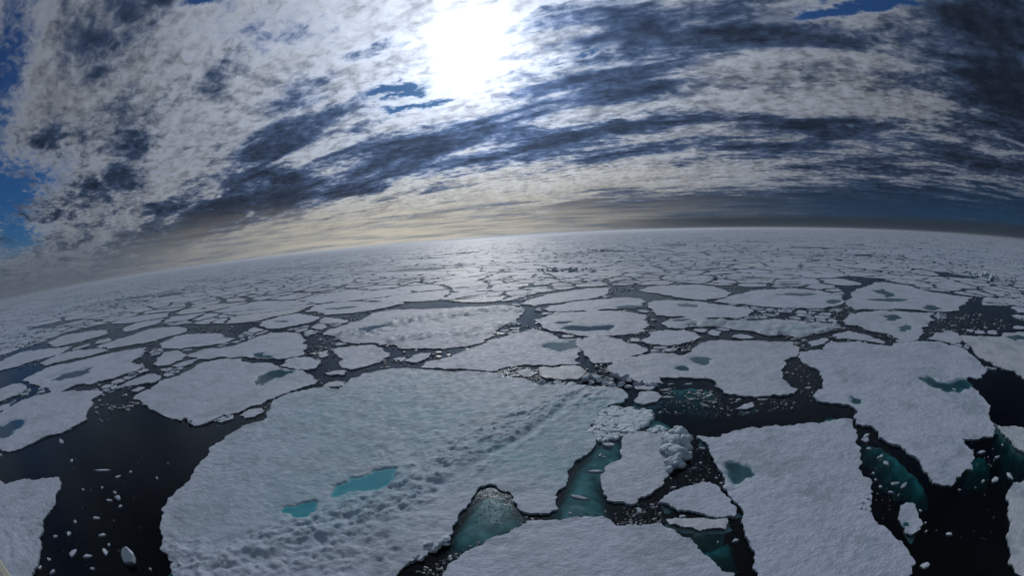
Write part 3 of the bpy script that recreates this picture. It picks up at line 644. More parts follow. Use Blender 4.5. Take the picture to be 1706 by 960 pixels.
def ridge_fn(line, width, amp, seed, stretch=3.0):
    L = ground(line); dv = L[-1]-L[0]; dv = dv/np.hypot(*dv)
    def f(V):
        d = line_dist(V, L); s = V@dv; t = V@np.array([-dv[1], dv[0]])
        n = fbm(s/stretch*1.1, t*1.1, 4, seed, .6); r = 1-np.abs(2*n-1); r = np.clip((r-.45)*2.0, 0, 1)
        n2 = fbm(s*.9, t*.9, 3, seed+5)
        pl = plates(s/1.5+.6*n2, t/.8+.8*n, seed)*.8+plates(s/.7+n, t/.45+n2, seed+9)*.4
        return amp*.58*(.75*pl+.45*r+.5*n2-.3)*np.clip(np.exp(-(d/width)**2)*2.0*np.clip(n2*2.8-.85, 0, 1), 0, 1)
    return f
def plates(x, y, seed):
    bx = np.floor(x); by = np.floor(y); best = np.full(len(x), 1e9); h = np.zeros(len(x))
    for dx in (-1, 0, 1):
        for dy in (-1, 0, 1):
            ix = (bx+dx).astype(np.int64); iy = (by+dy).astype(np.int64)
            px_, py_ = ix+_h(ix, iy, seed), iy+_h(ix, iy, seed+1); d = (x-px_)**2+(y-py_)**2; k = d < best
            hh = _h(ix, iy, seed+2)**1.6+(x-px_)*(_h(ix, iy, seed+3)-.5)*1.3+(y-py_)*(_h(ix, iy, seed+4)-.5)*1.3
            best = np.where(k, d, best); h = np.where(k, hh, h)
    return h
def trough_fn(line, width, amp):
    L = ground(line)
    def f(V):
        d = line_dist(V, L)+.35*(fbm(V[:, 0]*.8, V[:, 1]*.8, 3, 61)-.5); return -amp*np.exp(-(d/width)**2)+amp*.8*np.exp(-((d-width*2.0)/(width*.8))**2)*(fbm(V[:, 0]*1.5, V[:, 1]*1.5, 2, 8))
    f.line = L
    return f
floes = []
for f_ in T:
    w = f_['w']; dist = np.hypot(*w.mean(0))
    ponds = [(ground(p), dep, PM[k]) for p, dep, k in f_['ponds']]
    kw = {}
    ridges = []
    if f_.get('big'):
        ridges = [ridge_fn([(300,965),(470,915),(600,870),(700,805),(800,745),(900,690),(985,655)], 2.4, .42, 11, 2.6),
                  ridge_fn([(540,885),(640,850),(720,800),(800,750)], 3.2, .34, 15, 3.2), ridge_fn([(300,940),(420,965),(620,940)], 3.0, .34, 19, 2.0),
                  ridge_fn([(620,770),(720,740),(820,700),(940,660)], 3.0, .17, 23, 3.0), ridge_fn([(430,900),(520,880),(600,850)], 1.6, .3, 29, 1.5),
                  trough_fn([(736,811),(781,783),(820,758),(862,735),(900,710),(935,686),(961,661)], .5, .135)]
        bc = ground([(940,745),(1000,690),(420,860),(640,740),(560,690),(700,650),(610,830),(520,850),(780,700)])
        bw = [(4.0, 1.7), (4, 1.0), (5, .35), (9, .45), (9, .4), (9, .4), (3, .4), (3, .3), (6, .35)]
        def bf(V):
            s = np.zeros(len(V))
            for c, (r, a) in zip(bc, bw): s = s+a*np.exp(-((V-c)**2).sum(1)/(2*r*r))
            return np.clip(s*(.5+fbm(V[:, 0]*.3, V[:, 1]*.3, 4, 51)), 0, 1)
        kw['blue_fn'] = bf
    if f_.get('ridge'): ridges.append(ridge_fn(f_['ridge'], 5, 1.1, 31, 2.5))
    if f_.get('ridge2'): ridges.append(ridge_fn(f_['ridge2'], 5, 1.1, 37, 2.5))
    if f_.get('ridge'):
        L_ = ground(f_['ridge']); kw['blue_fn'] = lambda V, L_=L_: np.exp(-(line_dist(V, L_)/5)**2)*fbm(V[:, 0]*.3, V[:, 1]*.3, 3, 71)*.9
    if f_.get('veins'):
        vl = [ground([(90,868),(40,868),(-30,860)]), ground([(70,852),(20,866)]), ground([(72,880),(30,868)]), ground([(60,900),(30,876),(0,868)]), ground([(45,925),(28,890),(5,872)]), ground([(85,850),(60,862)]), ground([(20,940),(15,900),(-10,876)]),
              ground([(80,820),(40,835),(0,850)]), ground([(50,810),(30,830),(5,842)])]
        kw['extra_h'] = lambda V, vl=vl: -sum(.15*np.exp(-((line_dist(V, l)+.25*(fbm(V[:, 0]*2.5, V[:, 1]*2.5, 3, 81)-.5))/.14)**2) for l in vl)
    if dist > 60: kw['relief'] = .09
    o = make_floe(w, ponds=ponds, top=f_.get('top', FREE), m=MATS.get(f_.get('m')), shelf=f_.get('shelf', 0) if dist < 90 and (f_.get('m') == 'W' or 'oval floe in the teal' in f_['label']) else 0, ridges=ridges, **kw)
    tag(o, f_['label'], 'ice floe', 'ice floes of the pack'); f_['o'] = o
    for pp, dep in f_.get('sheets', ()): shelf_patch(o, pp, dep, .45)
    if f_.get('heap'):
        parts = []
        for k, (x, y, r, z) in enumerate([(1134,724,.95,.5),(1118,735,.8,.45),(1137,740,.85,.7),(1114,748,.75,.4),(1128,756,.9,.6),(1141,758,.65,.3),(1122,770,.75,.35),(1110,735,.5,.3),(1145,730,.6,.4),(1126,742,.8,.95),(1134,770,.5,.25),(1116,778,.5,.2),(1124,728,.6,.8),(1144,745,.55,.4),(1119,757,.6,.7),(1130,765,.55,.6)]):
            g = ground([(x, y)], .5)[0]-np.array(o.location[:2]); parts.append(lump(g[0], g[1], z, r, 100+k, .8, 4))
            for j in range(3):
                a = rng.uniform(0, 6.3); parts.append(lump(g[0]+math.cos(a)*r*.8, g[1]+math.sin(a)*r*.8, z+rng.uniform(-.1, .4), r*rng.uniform(.3, .5), 300+k*5+j, .8, 2))
        v, fc = merge(parts); link('snow_heap', v, fc, M_BLUEICE, parent=o, attr=np.clip(rng.uniform(-.2, .35, len(v)), 0, 1)*0+.12, smooth=True)
BIGF = T[0]['o']
shelf_patch(BIGF, [(981,712),(1016,675),(1050,672),(1075,680),(1110,694),(1150,712),(1060,728),(1040,745),(1035,765),(1008,782),(1002,820),(1010,842),(980,862),(925,862),(925,836),(946,799),(960,775)], .75)
shelf_patch(BIGF, [(985,700),(1014,692),(1012,725),(1000,750),(985,775),(968,800),(958,830),(945,852),(925,845),(946,799),(971,762),(981,716)], .22, .3)
shelf_patch(BIGF, [(801,810),(830,808),(862,840),(880,862),(840,888),(790,915),(750,900),(766,856),(786,830)], .8)
shelf_patch(BIGF, [(268,919),(292,939),(292,962),(275,962),(266,935)], .9)
# blocks broken off on the lower right rim of the huge floe
def blocks(parent, spec, m=M_BLUEICE, sub=3):
    c = np.array(parent.location[:2])
    for k, (x, y, r, z) in enumerate(spec):
        g = ground([(x, y)], z)[0]-c; v, fc = lump(0, 0, 0, r, 500+k*7+int(x), .6, sub, .9)
        o = link('ice_block', v, fc.tolist(), m, parent=parent, attr=np.full(len(v), .15)); o.location = (g[0], g[1], z)
blocks(BIGF, [(735,905,.5,.3),(728,912,.45,.25),(742,898,.45,.4),(720,918,.35,.2),(712,905,.4,.3),(745,908,.3,.2),(700,932,.3,.15),(693,928,.3,.2),(300,942,.35,.2),(292,946,.3,.2)])
def fo(s): return next(f['o'] for f in T if s in f['label'])
blocks(fo('narrow wet floe with'), [(903,637,.7,.3),(915,641,.5,.1),(928,640,.8,.1),(940,641,.7,.1),(952,640,.7,.1),(975,632,.9,.3),(985,627,.8,.4),(993,630,.9,.3),(1003,634,.8,.2),(985,638,.6,.1),(1010,640,.7,.2),(1020,642,.8,.2),(1035,642,.7,.2),(1048,645,.7,.1)])
blocks(fo('broad white floe right'), [(1027,626,.8,.3),(1040,630,.9,.4),(1049,634,.7,.3),(1068,638,.7,.2),(1090,642,.7,.1),(1060,640,.6,.2),(1080,641,.6,.2)], m=M_SNOW)
blocks(fo('pointed floe on the dark'), [(310,697,.5,.25),(300,700,.4,.15),(317,703,.5,.3),(285,697,.35,.1),(365,700,.5,.2),(380,694,.5,.2)], m=M_SNOW)
blocks(fo('large smooth white'), [(1446,830,.22,.25),(1438,838,.2,.25),(1448,842,.25,.2),(1441,848,.2,.25),(1434,846,.18,.28),(1449,852,.22,.2),(1452,820,.18,.2)], m=M_SNOW, sub=2)

# ------------------------------------------------------------------ the pack beyond: Voronoi floes out to the horizon
def fill_line(x): return 662.0
allpoly = [f['w'] for f in T]+WATER
seeds = []; kinds = []
r = 60.0
while r < 3600:
    s = 12.5 if r < 500 else 12.5*(r/500)**0.9
    n = int(math.radians(215)*r/s)
    off = rng.uniform(0, 1)
    for k in range(n):
        if rng.random() < np.clip((1.0*fbm(np.array([r*math.sin(math.radians(-107.5)+math.radians(215)*k/n)/45]), np.array([r*math.cos(math.radians(-107.5)+math.radians(215)*k/n)/45]), 2, 44)[0]-.31)*3.6, .05, .87): continue
        a = math.radians(-107.5)+math.radians(215)*(k+off)/n+rng.uniform(-.5, .5)*s/r
        rr = r+rng.uniform(-.5, .5)*s; seeds.append((rr*math.sin(a), rr*math.cos(a)))
        if rng.random() < .22:
            for _ in range(3): seeds.append((rr*math.sin(a)+rng.normal()*s*.35, rr*math.cos(a)+rng.normal()*s*.35))
    r += s
for _ in range(1500):
    a = math.radians(rng.uniform(-100, 100)); rr = math.sqrt(rng.uniform(48**2, 118**2)); seeds.append((rr*math.sin(a), rr*math.cos(a)))
seeds = np.array(seeds)
near = np.hypot(*seeds.T) < 260
kill = np.zeros(len(seeds), bool)
for pl in allpoly:
    k = np.where(near & ~kill)[0]
    q = inside(seeds[k], pl) | (edge_dist(seeds[k], pl) < 1.0); kill[k[q]] = True
seeds = seeds[~kill]; nfill = len(seeds)
guard = []
for pl in allpoly:
    if area(pl) < 0: pl = pl[::-1]
    t = np.roll(pl, -1, 0)
    for a, b in zip(pl, t):
        m_ = max(1, int(np.hypot(*(b-a))/1.8)); nrm = np.array([-(b-a)[1], (b-a)[0]]); nrm = nrm/(np.hypot(*nrm)+1e-9)
        for i in range(m_): guard.append(a+(b-a)*(i+.5)/m_+nrm*.45)
allp = np.concatenate([seeds, np.array(guard)]); allp = allp+rng.uniform(-.01, .01, allp.shape)
res = delaunay_2d_cdt([Vector(p) for p in allp], [], [], 0, 1e-6)
vv = np.array([tuple(v) for v in res[0]]); tri = np.array([t for t in res[2] if len(t) == 3])
A, B, C_ = vv[tri[:, 0]], vv[tri[:, 1]], vv[tri[:, 2]]
dd = 2*((A[:, 0]*(B[:, 1]-C_[:, 1]))+(B[:, 0]*(C_[:, 1]-A[:, 1]))+(C_[:, 0]*(A[:, 1]-B[:, 1])))
a2, b2, c2 = (A**2).sum(1), (B**2).sum(1), (C_**2).sum(1)
cc = np.stack([(a2*(B[:, 1]-C_[:, 1])+b2*(C_[:, 1]-A[:, 1])+c2*(A[:, 1]-B[:, 1]))/dd, (a2*(C_[:, 0]-B[:, 0])+b2*(A[:, 0]-C_[:, 0])+c2*(B[:, 0]-A[:, 0]))/dd], 1)
orig = res[3]
v2o = [o[0] if len(o) else -1 for o in orig]
inc = [[] for _ in vv]
for ti, t in enumerate(tri):
    for q in t: inc[q].append(ti)
cells = []
for vi in range(len(vv)):
    if v2o[vi] < 0 or v2o[vi] >= nfill or len(inc[vi]) < 4: continue
    p = cc[inc[vi]]; s0 = vv[vi]
    R0 = math.hypot(*s0)
    if np.abs(p-s0).max() > 40+R0*.1: continue
    p = p[np.argsort(np.arctan2(p[:, 1]-s0[1], p[:, 0]-s0[0]))]
    if abs(area(p)) < (1.2 if R0 < 140 else 4): continue
    q = to_px(s0[None])[0]
    if R0 < 260 and q[1] > fill_line(q[0]): continue
    cells.append((R0, s0, p, q))
cells.sort(key=lambda c: c[0])
# open leads: long streaks where the cells are pushed apart or missing
def lead(p): return fbm(np.array([p[0]/70+3]), np.array([p[1]/38]), 3, 90)[0]
fills = []; massV = []; massF = []; nm = 0; massA = []
N_IND = 300-len(T)
appar = []
for i, (R0, s0, p, q) in enumerate(cells):
    c = p.mean(0)
    l = lead(c)
    size = math.sqrt(abs(area(p)))
    if l > .74 and rng.random() < .4: continue
    if size < 7 and rng.random() < (.2 if R0 < 135 else .08): continue
    g = (.22+rng.exponential(.35)+(1.1 if l > .66 and size > 9 else 0)+R0*.0010*rng.uniform(.3, 1.2))
    g = min(g, size*.13)
    k = max(.6, 1-g/(size*.5))
    p = c+(p-c)*k
    if R0 < 700: p = chaikin(p, .09)
    appar.append([size/R0*math.sqrt(20/R0) if (0-20 < q[0] < 1726) else 0, R0, c, p, q, size])
order = sorted(range(len(appar)), key=lambda i: -appar[i][0]*(1 if appar[i][1] < 330 else 0))
ind = set(order[:N_IND])
ridge_marks = [(ground([pq])[0], a) for pq, a in [((940,452),1),((750,428),.8),((690,432),.7),((1015,418),.8),((1190,470),.7),((1640,462),1),((1390,480),.3),((1250,405),.8),((800,424),.8),((1300,415),.5),((1475,425),.6),((60,580),.5),((620,470),.4),((1140,468),.5),((360,500),.4)]]
for i, (ap, R0, c, p, q, size) in enumerate(appar):
    if i in ind:
        b = p; ponds = []
        u = rng.random()
        if size > 11 and u < .34:
            for _ in range(1 if u < .25 else 2):
                pc = c+(p[rng.integers(len(p))]-c)*rng.uniform(.1, .5); t = np.linspace(0, 2*PI, 9, endpoint=False); a0 = rng.uniform(0, PI); e = rng.uniform(1.3, 2.4); rr = size*rng.uniform(.06, .13)
                x = np.cos(t)*rr*e*rng.uniform(.8, 1.2, 9); y = np.sin(t)*rr/e*1.3*rng.uniform(.8, 1.2, 9)
                pd = pc+np.stack([x*math.cos(a0)-y*math.sin(a0), x*math.sin(a0)+y*math.cos(a0)], 1)
                if inside(pd, p).all(): ponds.append((pd, .18, [M_POND_G, M_POND_D, M_POND_G][rng.integers(3)]))
        rid = []
        if rng.random() < .25:
            e1, e2 = p[rng.integers(len(p))], p[rng.integers(len(p))]
            LL = np.array([e1, e2+.01])
            def rf(V, LL=LL, sd_=int(rng.integers(1000))):
                dq = line_dist(V, LL); return .55*np.exp(-(dq/2.2)**2)*(fbm(V[:, 0]*.9, V[:, 1]*.9, 3, sd_, .7)*2.2-.8).clip(0, 2)
            rid.append(rf)
        o = make_floe(p, ponds=ponds, relief=.10, ridges=rid, detail=lambda q_: max(.5, .0075*math.hypot(q_[0], q_[1])), rough_amp=.14, m=M_WET if rng.random() < .10 else None)
        fills.append(dict(o=o, c=c, R=R0, px=q, size=size, p=p, pond=len(ponds), ridge=len(rid)))
    else:
        b = roughen(p, .014*R0 if R0 < 900 else 1e9, .13)
        if area(b) < 0: b = b[::-1]
        n = len(b); cz = FREE*rng.uniform(.75, 1.4)
        mid = c+(b-c)*rng.uniform(.55, .7)
        zz = cz+rng.uniform(-.05, .12, n)*(1 if R0 > 300 else .6)+(.5*rng.random(n)**6)*(rng.random() < .35)
        V = np.concatenate([np.c_[b, np.full(n, -.3)], np.c_[b, np.full(n, cz*.9)+rng.uniform(-.05, .08, n)], np.c_[mid, zz], [[c[0], c[1], cz]]])
        F = [[l*n+j, l*n+(j+1) % n, (l+1)*n+(j+1) % n, (l+1)*n+j] for l in range(2) for j in range(n)]+[[2*n+j, 2*n+(j+1) % n, 3*n] for j in range(n)]
        massV.append(V); massF += [[q_+nm for q_ in f] for f in F]; nm += len(V); massA += [float(rng.random()**4*.6)]*len(V)
pk = link('pack_ice', np.concatenate(massV), massF, M_SNOW, attr=massA); tag(pk, 'crowded field of countless distant floes running to the horizon', kind='stuff')

# last stretch to the horizon: closed pack, its lumps too far to tell apart
def far_sheet():
    m = snow_material('far_ice', bump=0.0, spots=0.0)
    N = NT(m.node_tree); bs = next(n for n in m.node_tree.nodes if n.type == 'BSDF_PRINCIPLED')
    g = N.n('ShaderNodeNewGeometry'); nz = N.noise(g.outputs['Position'], 0.012, 5, .7)
    src = bs.inputs['Base Color'].links[0].from_socket
    N.put(bs.inputs['Base Color'], N.mix(N.sm(nz, .56, .62), src, (0.10, 0.12, 0.15)))
    rs = [3350*1.12**i for i in range(20)]; na = 140; V = []; F = []
    for i, rr in enumerate(rs):
        for k in range(na+1):
            a = math.radians(-110+220*k/na); q = min(rr, 29000)*(1+(.05*rng.uniform(-1, 1) if i == 0 else 0)); V.append((q*math.sin(a), q*math.cos(a), .2+rng.uniform(0, 1.0)*(1 if i else 0)))
    for i in range(len(rs)-1):
        for k in range(na): F.append((i*(na+1)+k, i*(na+1)+k+1, (i+1)*(na+1)+k+1, (i+1)*(na+1)+k))
    o = link('horizon_ice', V, F, m); tag(o, 'closed pack ice merging into the hazy horizon', kind='stuff')
far_sheet()

# labels of the untraced floes: size, shape, marks, distance, and where along the pack they lie
def sector(x):
    for lim, nm_ in ((170, 'far left'), (340, 'outer left'), (510, 'left'), (680, 'left of centre'), (853, 'centre left'), (1020, 'centre right'), (1190, 'right of centre'), (1360, 'right'), (1530, 'outer right')):
        if x < lim: return nm_
    return 'far right'
groups = {}
for f in fills:
    p = f['p']; cv = np.cov((p-f['c']).T); ev = np.sort(np.linalg.eigvalsh(cv)); el = math.sqrt(ev[1]/max(ev[0], 1e-6))
    sz = 'tiny' if f['size'] < 5 else 'small' if f['size'] < 9 else 'mid-sized' if f['size'] < 14 else 'large'
    sh = 'long' if el > 1.7 else 'oval' if el > 1.3 else 'rounded'
    mk = 'ridged ponded ' if f['pond'] and f['ridge'] else 'dark-ponded ' if f['pond'] else 'ridged ' if f['ridge'] else 'plain '
    R_ = f['R']; bd = 'among the near floes' if R_ < 100 else 'behind the near floes' if R_ < 130 else 'in the mid pack' if R_ < 180 else 'in the far pack'
    groups.setdefault((f'{sz} {sh} {mk}floe {bd}', sector(f['px'][0])), []).append(f)
RANK = ['leftmost', 'second from left', 'third from left', 'fourth from left', 'fifth from left', 'sixth from left', 'seventh from left', 'eighth from left', 'ninth from left', 'tenth from left']
for (k, sc_), L in groups.items():
    L.sort(key=lambda f: f['px'][0]); n = len(L)
    for i, f in enumerate(L):
        w = '' if n == 1 else (('left ' if i == 0 else 'right ') if n == 2 else RANK[min(i, 9)]+' ')
        tag(f['o'], w+k+', '+sc_+' of the picture' if len((w+k+' '+sc_).split()) <= 13 else w+k+', '+sc_, 'ice floe', 'ice floes of the pack')

# ------------------------------------------------------------------ hummocks: ridges of upended blocks standing in the pack
HUM = [((895,452),(1000,454),1.5,'long blue-shadowed ridge of upended ice blocks in the middle distance, right of the sunlit channel'),
       ((680,433),(752,430),1.1,'dark low ridge of blocks far off, left of centre'), ((735,425),(798,420),1.2,'blue-green ridge of blocks near the horizon above the sunlit channel'),
       ((980,418),(1035,420),1.4,'blue-green ridge of blocks near the horizon right of centre'),
       ((1620,460),(1660,468),2.4,'tall jagged white hummock with a deep turquoise foot at the far right'), ((1662,468),(1706,470),1.3,'low broken blocks trailing right from the tall jagged hummock'),
       ((1180,463),(1215,467),.9,'rough crumpled ridge right of centre behind the smooth oval floe'), ((1235,403),(1275,404),1.6,'far blue-grey ridge just under the horizon on the right'), ((1350,427),(1375,428),1.3,'small hummock far off among floes on the right'),
       ((1490,428),(1512,429),1.3,'small hummock far off at the right, nearer the picture edge'), ((1185,440),(1205,441),.9,'small teal-edged block heap in the right mid pack'),
       ((30,578),(70,572),.8,'crumbled white ridge at the far left')]
for i, (a, b, hgt, lab) in enumerate(HUM):
    hgt = hgt*(1.9 if i not in (4, 5) else 1.5)
    A_, B_ = ground([a, b]); L = np.hypot(*(B_-A_)); dist = np.hypot(*(A_+B_)/2); parts = []
    c = (A_+B_)/2; n = int(np.clip(L/.8, 18, 110))
    hgt_ = hgt
    for k in range(n):
        t = rng.random(); env = math.sin(PI*min(max(t, .06), .94))**.5*(.45+.75*fbm(np.array([t*5.0+i*9]), np.array([.5]), 3, 5)[0])
        pnt = A_+(B_-A_)*t+rng.normal(size=2)*hgt*.7; rr = hgt*rng.uniform(.12, .42)*(.45+env)
        parts.append(lump(pnt[0]-c[0], pnt[1]-c[1], FREE+rng.uniform(0, .9)*hgt*env*.8, rr, 2000+i*200+k, rng.uniform(.55, 1.0), 2 if dist > 150 else 3, .9))
    v, fc = merge(parts)
    o = link('pressure_ridge', v, fc, M_BLUEICE, attr=np.clip(.55-v[:, 2]/hgt*.4, 0, 1)*(.9 if i in (2, 3, 4, 0) else .4), smooth=False); o.location = (c[0], c[1], 0)  # blue ice deepens towards the foot; on the long ridge it paints shade
    tag(o, lab, 'ice ridge', 'ridges of upended ice blocks')

# ------------------------------------------------------------------ loose chunks
def chunk(x, y, rpx, label, seed, elong=1.0, ang=0.0, tall=.0, m=M_SNOW):
    g = ground([(x, y)])[0]; dist = math.hypot(g[0], g[1], H_CAM); rr = rpx*dist/F_PX
    if tall: v, fc = lump(0, 0, tall*.35, rr, seed, tall/rr, 3, 1.0); sm = False
    else:
        if elong < 1.6: elong = 1.3+.9*((seed*37) % 10)/10; ang = ((seed*53) % 31)/10
        v, fc = slab(0, 0, rr*1.1, seed, h=min(.11, rr*.35), elong=math.sqrt(elong), ang=ang, k=6); sm = False
    o = link('ice_chunk', v, fc, m, smooth=sm, attr=np.full(len(v), .1)); o.location = (g[0], g[1], 0)
    tag(o, label, 'ice chunk', 'loose ice chunks afloat in the leads'); return o
berg = chunk(221, 937, 17, 'large blocky white chunk with a blue shaded face in the black water, lower left', 11, tall=1.0, m=M_BLUEICE)
SPECI = [(172,785,10,'long splinter slanting up to the right in the middle of the black left lead',3.6,.6),(102,736,7,'thin splinter below the white floe at left, lying nearly level',3.2,-.3),(119,769,4,'speckled small chunk left of the slanting splinter',1.2,0),
 (217,787,3,'single pale dot of ice right of the slanting splinter',1.3,0),(197,831,8,'flat bright sliver amid the string of bits in the left lead',2.4,-.3),(191,822,4,'small bit just above the flat bright sliver',1.4,.2),(182,835,5,'dull bit just below left of the flat bright sliver',2,.1),(200,845,4,'small bit just below right of the flat bright sliver',1.5,.3),
 (160,865,7,'two-lobed pale chunk halfway down the left lead',2.2,.5),(125,871,4,'small round chunk left of the two-lobed one',1.2,0),(115,890,6,'upright pale chunk near the lower left floe',.7,0),(92,895,4,'small chunk closest to the veined corner floe, upper one',1.2,.3),
 (174,920,7,'greenish half-sunk chunk left of the large blocky one',.6,0),(122,923,8,'ragged white chunk with several corners in the lower left lead',1.3,.8),(147,928,6,'pale chunk between the ragged and the greenish one',.8,0),(81,933,4,'round white chunk beside the veined corner floe, lower one',1,0),
 (67,947,5,'flat pale chunk touching the veined corner floe near the bottom edge',1.5,.2),(87,955,6,'chunk cut by the bottom edge, lower left',.8,.2),(155,949,5,'round pale chunk near the bottom edge left of the blocky one',1.2,.3),(250,949,3,'tiny chunk right of the large blocky one',1,0),
 (181,909,3,'tiny white dot above the greenish chunk',1,0),(170,893,5,'thin pale bit above the greenish chunk, slanting',2.2,.6),(138,817,3,'tiny bit left of the flat bright sliver',1.3,0),(170,813,3,'tiny bit upper left of the flat bright sliver',1,0),(195,796,5,'cluster of dim bits under the pale dot',1.5,0),(280,773,3,'lone tiny bit beside the rim of the huge floe',1.4,.3),
 (261,797,3,'tiny dim bit left of the rim of the huge floe',1.2,.2),(47,738,6,'snow lump sitting in the notch of the white floe at left',1.3,.3),(165,668,5,'pale bit in the lead tip between the two left floes',1.6,.1),(185,654,6,'flat bit just behind the lead tip at left',2.2,.2),(172,659,4,'small bit among brash right of the white floe at left',1.5,0),
 (160,680,4,'bit hugging the right end of the white floe at left',1.2,0),(187,684,3,'tiny bit out in the upper part of the left lead',1.3,0),(170,703,3,'tiny bit in the left lead under the white floe tip',1.8,.3),
 (984,736,0.1,'',1,0),(1012,742,9,'oval white chunk in the narrow teal channel, the largest one',1.6,.1),(991,787,9,'long pale bar of ice in the teal channel',3,-.25),(966,830,9,'long pale bar of ice at the channel mouth, slanting down right',3,-.5),(1000,759,4,'small round chunk under the oval one in the teal channel',1.2,0),(1007,762,3,'tiny chunk beside the small round one in the channel',1,0),
 (950,856,3,'tiny pale bit at the foot of the channel',1.4,0),(1064,853,7,'cracked white chunk in the brash right of the channel mouth',1.3,.2),(1137,862,6,'small oval chunk between the triangular floe and the thin slab',2,-.1),(1087,842,3,'tiny bit left of the triangular floe',1.2,0),(1122,813,4,'flat bit above the triangular floe',2.2,.1),
 (1172,801,3,'tiny bit over the tip of the triangular floe',1.3,0),(1156,781,4,'dim bit in the lead beside the smooth floe',2,0),(1170,748,5,'pale bit beside the top left corner of the smooth floe',1.5,.4),(1193,797,3,'white bit against the left rim of the smooth floe',1.6,-.3),(1201,806,3,'second white bit against the left rim of the smooth floe, lower',1.6,-.2),(1168,772,3,'small dim bit in the brash right of the snow heap',1,0),
 (1225,902,5,'bright glinting bit at the right end of the bottom lead',1.8,.2),(1196,904,3,'dim bit in the bottom lead left of the glinting one',1,0),
 (1441,734,8,'white chunk just off the right corner of the smooth floe, upper',1.8,.2),(1443,727,6,'narrow chunk just above the white one off the smooth floe corner',2.4,.2),(1448,749,5,'oval chunk below the white ones off the smooth floe corner',1.8,-.2),(1477,773,7,'tall pale chunk in the channel left of the inlet floe',.8,.5),(1469,760,5,'two joined bits above the tall pale chunk',1.8,.2),
 (1464,763,4,'bit left of the tall pale chunk',1.6,.5),(1455,789,3,'tiny round bit under the notch of the smooth floe',1,0),(1459,800,3,'tiny bit below the notch of the smooth floe',1,0),(1491,807,6,'left chunk of the pair above the peanut-shaped floe',2.2,-.5),(1506,811,7,'right chunk of the pair above the peanut-shaped floe',2.2,.3),
 (1467,812,4,'small bit left of the pair above the peanut-shaped floe',1.5,0),(1484,821,4,'small bit under the pair above the peanut-shaped floe',1.5,0),(1534,852,3,'tiny bit right of the peanut-shaped floe, upper',.7,0),(1542,872,3,'tiny bit right of the peanut-shaped floe, middle',1.6,0),(1543,886,3,'tiny bit right of the peanut-shaped floe, lower',1,0),
 (1581,891,5,'dim greenish chunk alone in the black water at lower right',.8,0),(1543,943,8,'blue-tinted chunk near the bottom edge right of the smooth floe',1.7,-.6),(1638,803,5,'small flat chunk off the greenish edge floe, left one',2.2,-.1),(1657,801,9,'long flat chunk off the greenish edge floe',2.2,-.1),(1683,795,7,'pale green chunk touching the greenish edge floe',1.2,.8),
 (1635,754,8,'curved white chunk right of the inlet floe tip',2,-.4),(1662,763,5,'dim thin chunk right of the curved white one',2.4,-.4),(1599,817,3,'tiny bit off the near tip of the inlet floe',1,0),(1670,742,3,'tiny dim bit above the dim thin chunk',1,0),(1347,647,6,'white bit in the narrow lead between the ponded and inlet floes',1.6,.1),(1628,654,4,'thin bit lying across the mouth of the inlet',3,0),
 (1590,650,4,'hook-shaped bit floating in the inlet',1.5,.5),(1112,663,7,'flat chunk among the brash beside the small oval floe',2.2,0),(1107,651,6,'flat chunk above the small oval floe in the brash',2.4,0),(1147,641,5,'small white chunk in the teal bay of the ponded floe',2,0),(1118,641,4,'tiny chunk in the left of the teal bay',1.8,0),
 (1182,660,7,'rounded chunk in the brash below the ponded floe',1.5,0),(1165,657,4,'tiny chunk left of the rounded one in the brash',1.4,0),(1203,682,3,'tiny chunk left of the flat angular floe',1,0),(1150,666,3,'tiny chunk in the middle of the brash',1,0),(1230,667,4,'tiny chunk behind the flat angular floe',1.8,0),(1270,667,6,'flat chunk off the near rim of the ponded floe',2.6,0)]
for i, (x, y, rp, lab, e, a) in enumerate(SPECI):
    if lab: chunk(x, y, rp, lab, 40+i, e, a, m=M_BLUEICE if 'blue' in lab or 'green' in lab else M_SNOW)

# broken rubble frozen together in the teal water beside the huge floe
def scatter(pxpoly, n, rmin, rmax, seed, avoid=True, hmul=.45, elong=1.4, power=2.0):
    rs = np.random.default_rng(seed); P = ground(pxpoly); lo, hi = P.min(0), P.max(0); q = rs.uniform(lo, hi, (n*6, 2)); q = q[inside(q, P)][:n]
    if avoid:
        for f in T:
            if len(q) == 0: break
            q = q[~inside(q, f['w'])]
    out = []
    for k, g in enumerate(q):
        rr = rmin+(rmax-rmin)*rs.random()**power
        out.append(slab(g[0], g[1], rr, int(rs.integers(1e6)), h=min(.22, rr*hmul), elong=math.sqrt(rs.uniform(1, elong*1.7)), ang=rs.uniform(0, PI), k=int(rs.integers(5, 8))))
    return out
def stuff(name, parts, m, label, blue=.1):
    v, f = merge(parts); tag(link(name, v, f, m, attr=np.full(len(v), blue)), label, kind='stuff')
stuff('ice_rubble', scatter([(985,700),(1010,680),(1050,682),(1095,690),(1085,702),(1075,712),(1050,722),(1020,735),(990,738),(982,718)], 420, .10, .75, 1)
      + scatter([(1016,688),(1060,686),(1092,694),(1080,703),(1040,712)], 60, .5, 1.1, 2, hmul=.5)
      + scatter([(1070,718),(1100,714),(1115,720),(1095,728)], 30, .2, .7, 3), M_BLUEICE, 'heaped rubble of small blue-white blocks in the teal water beside the huge floe', .25)
brash = []
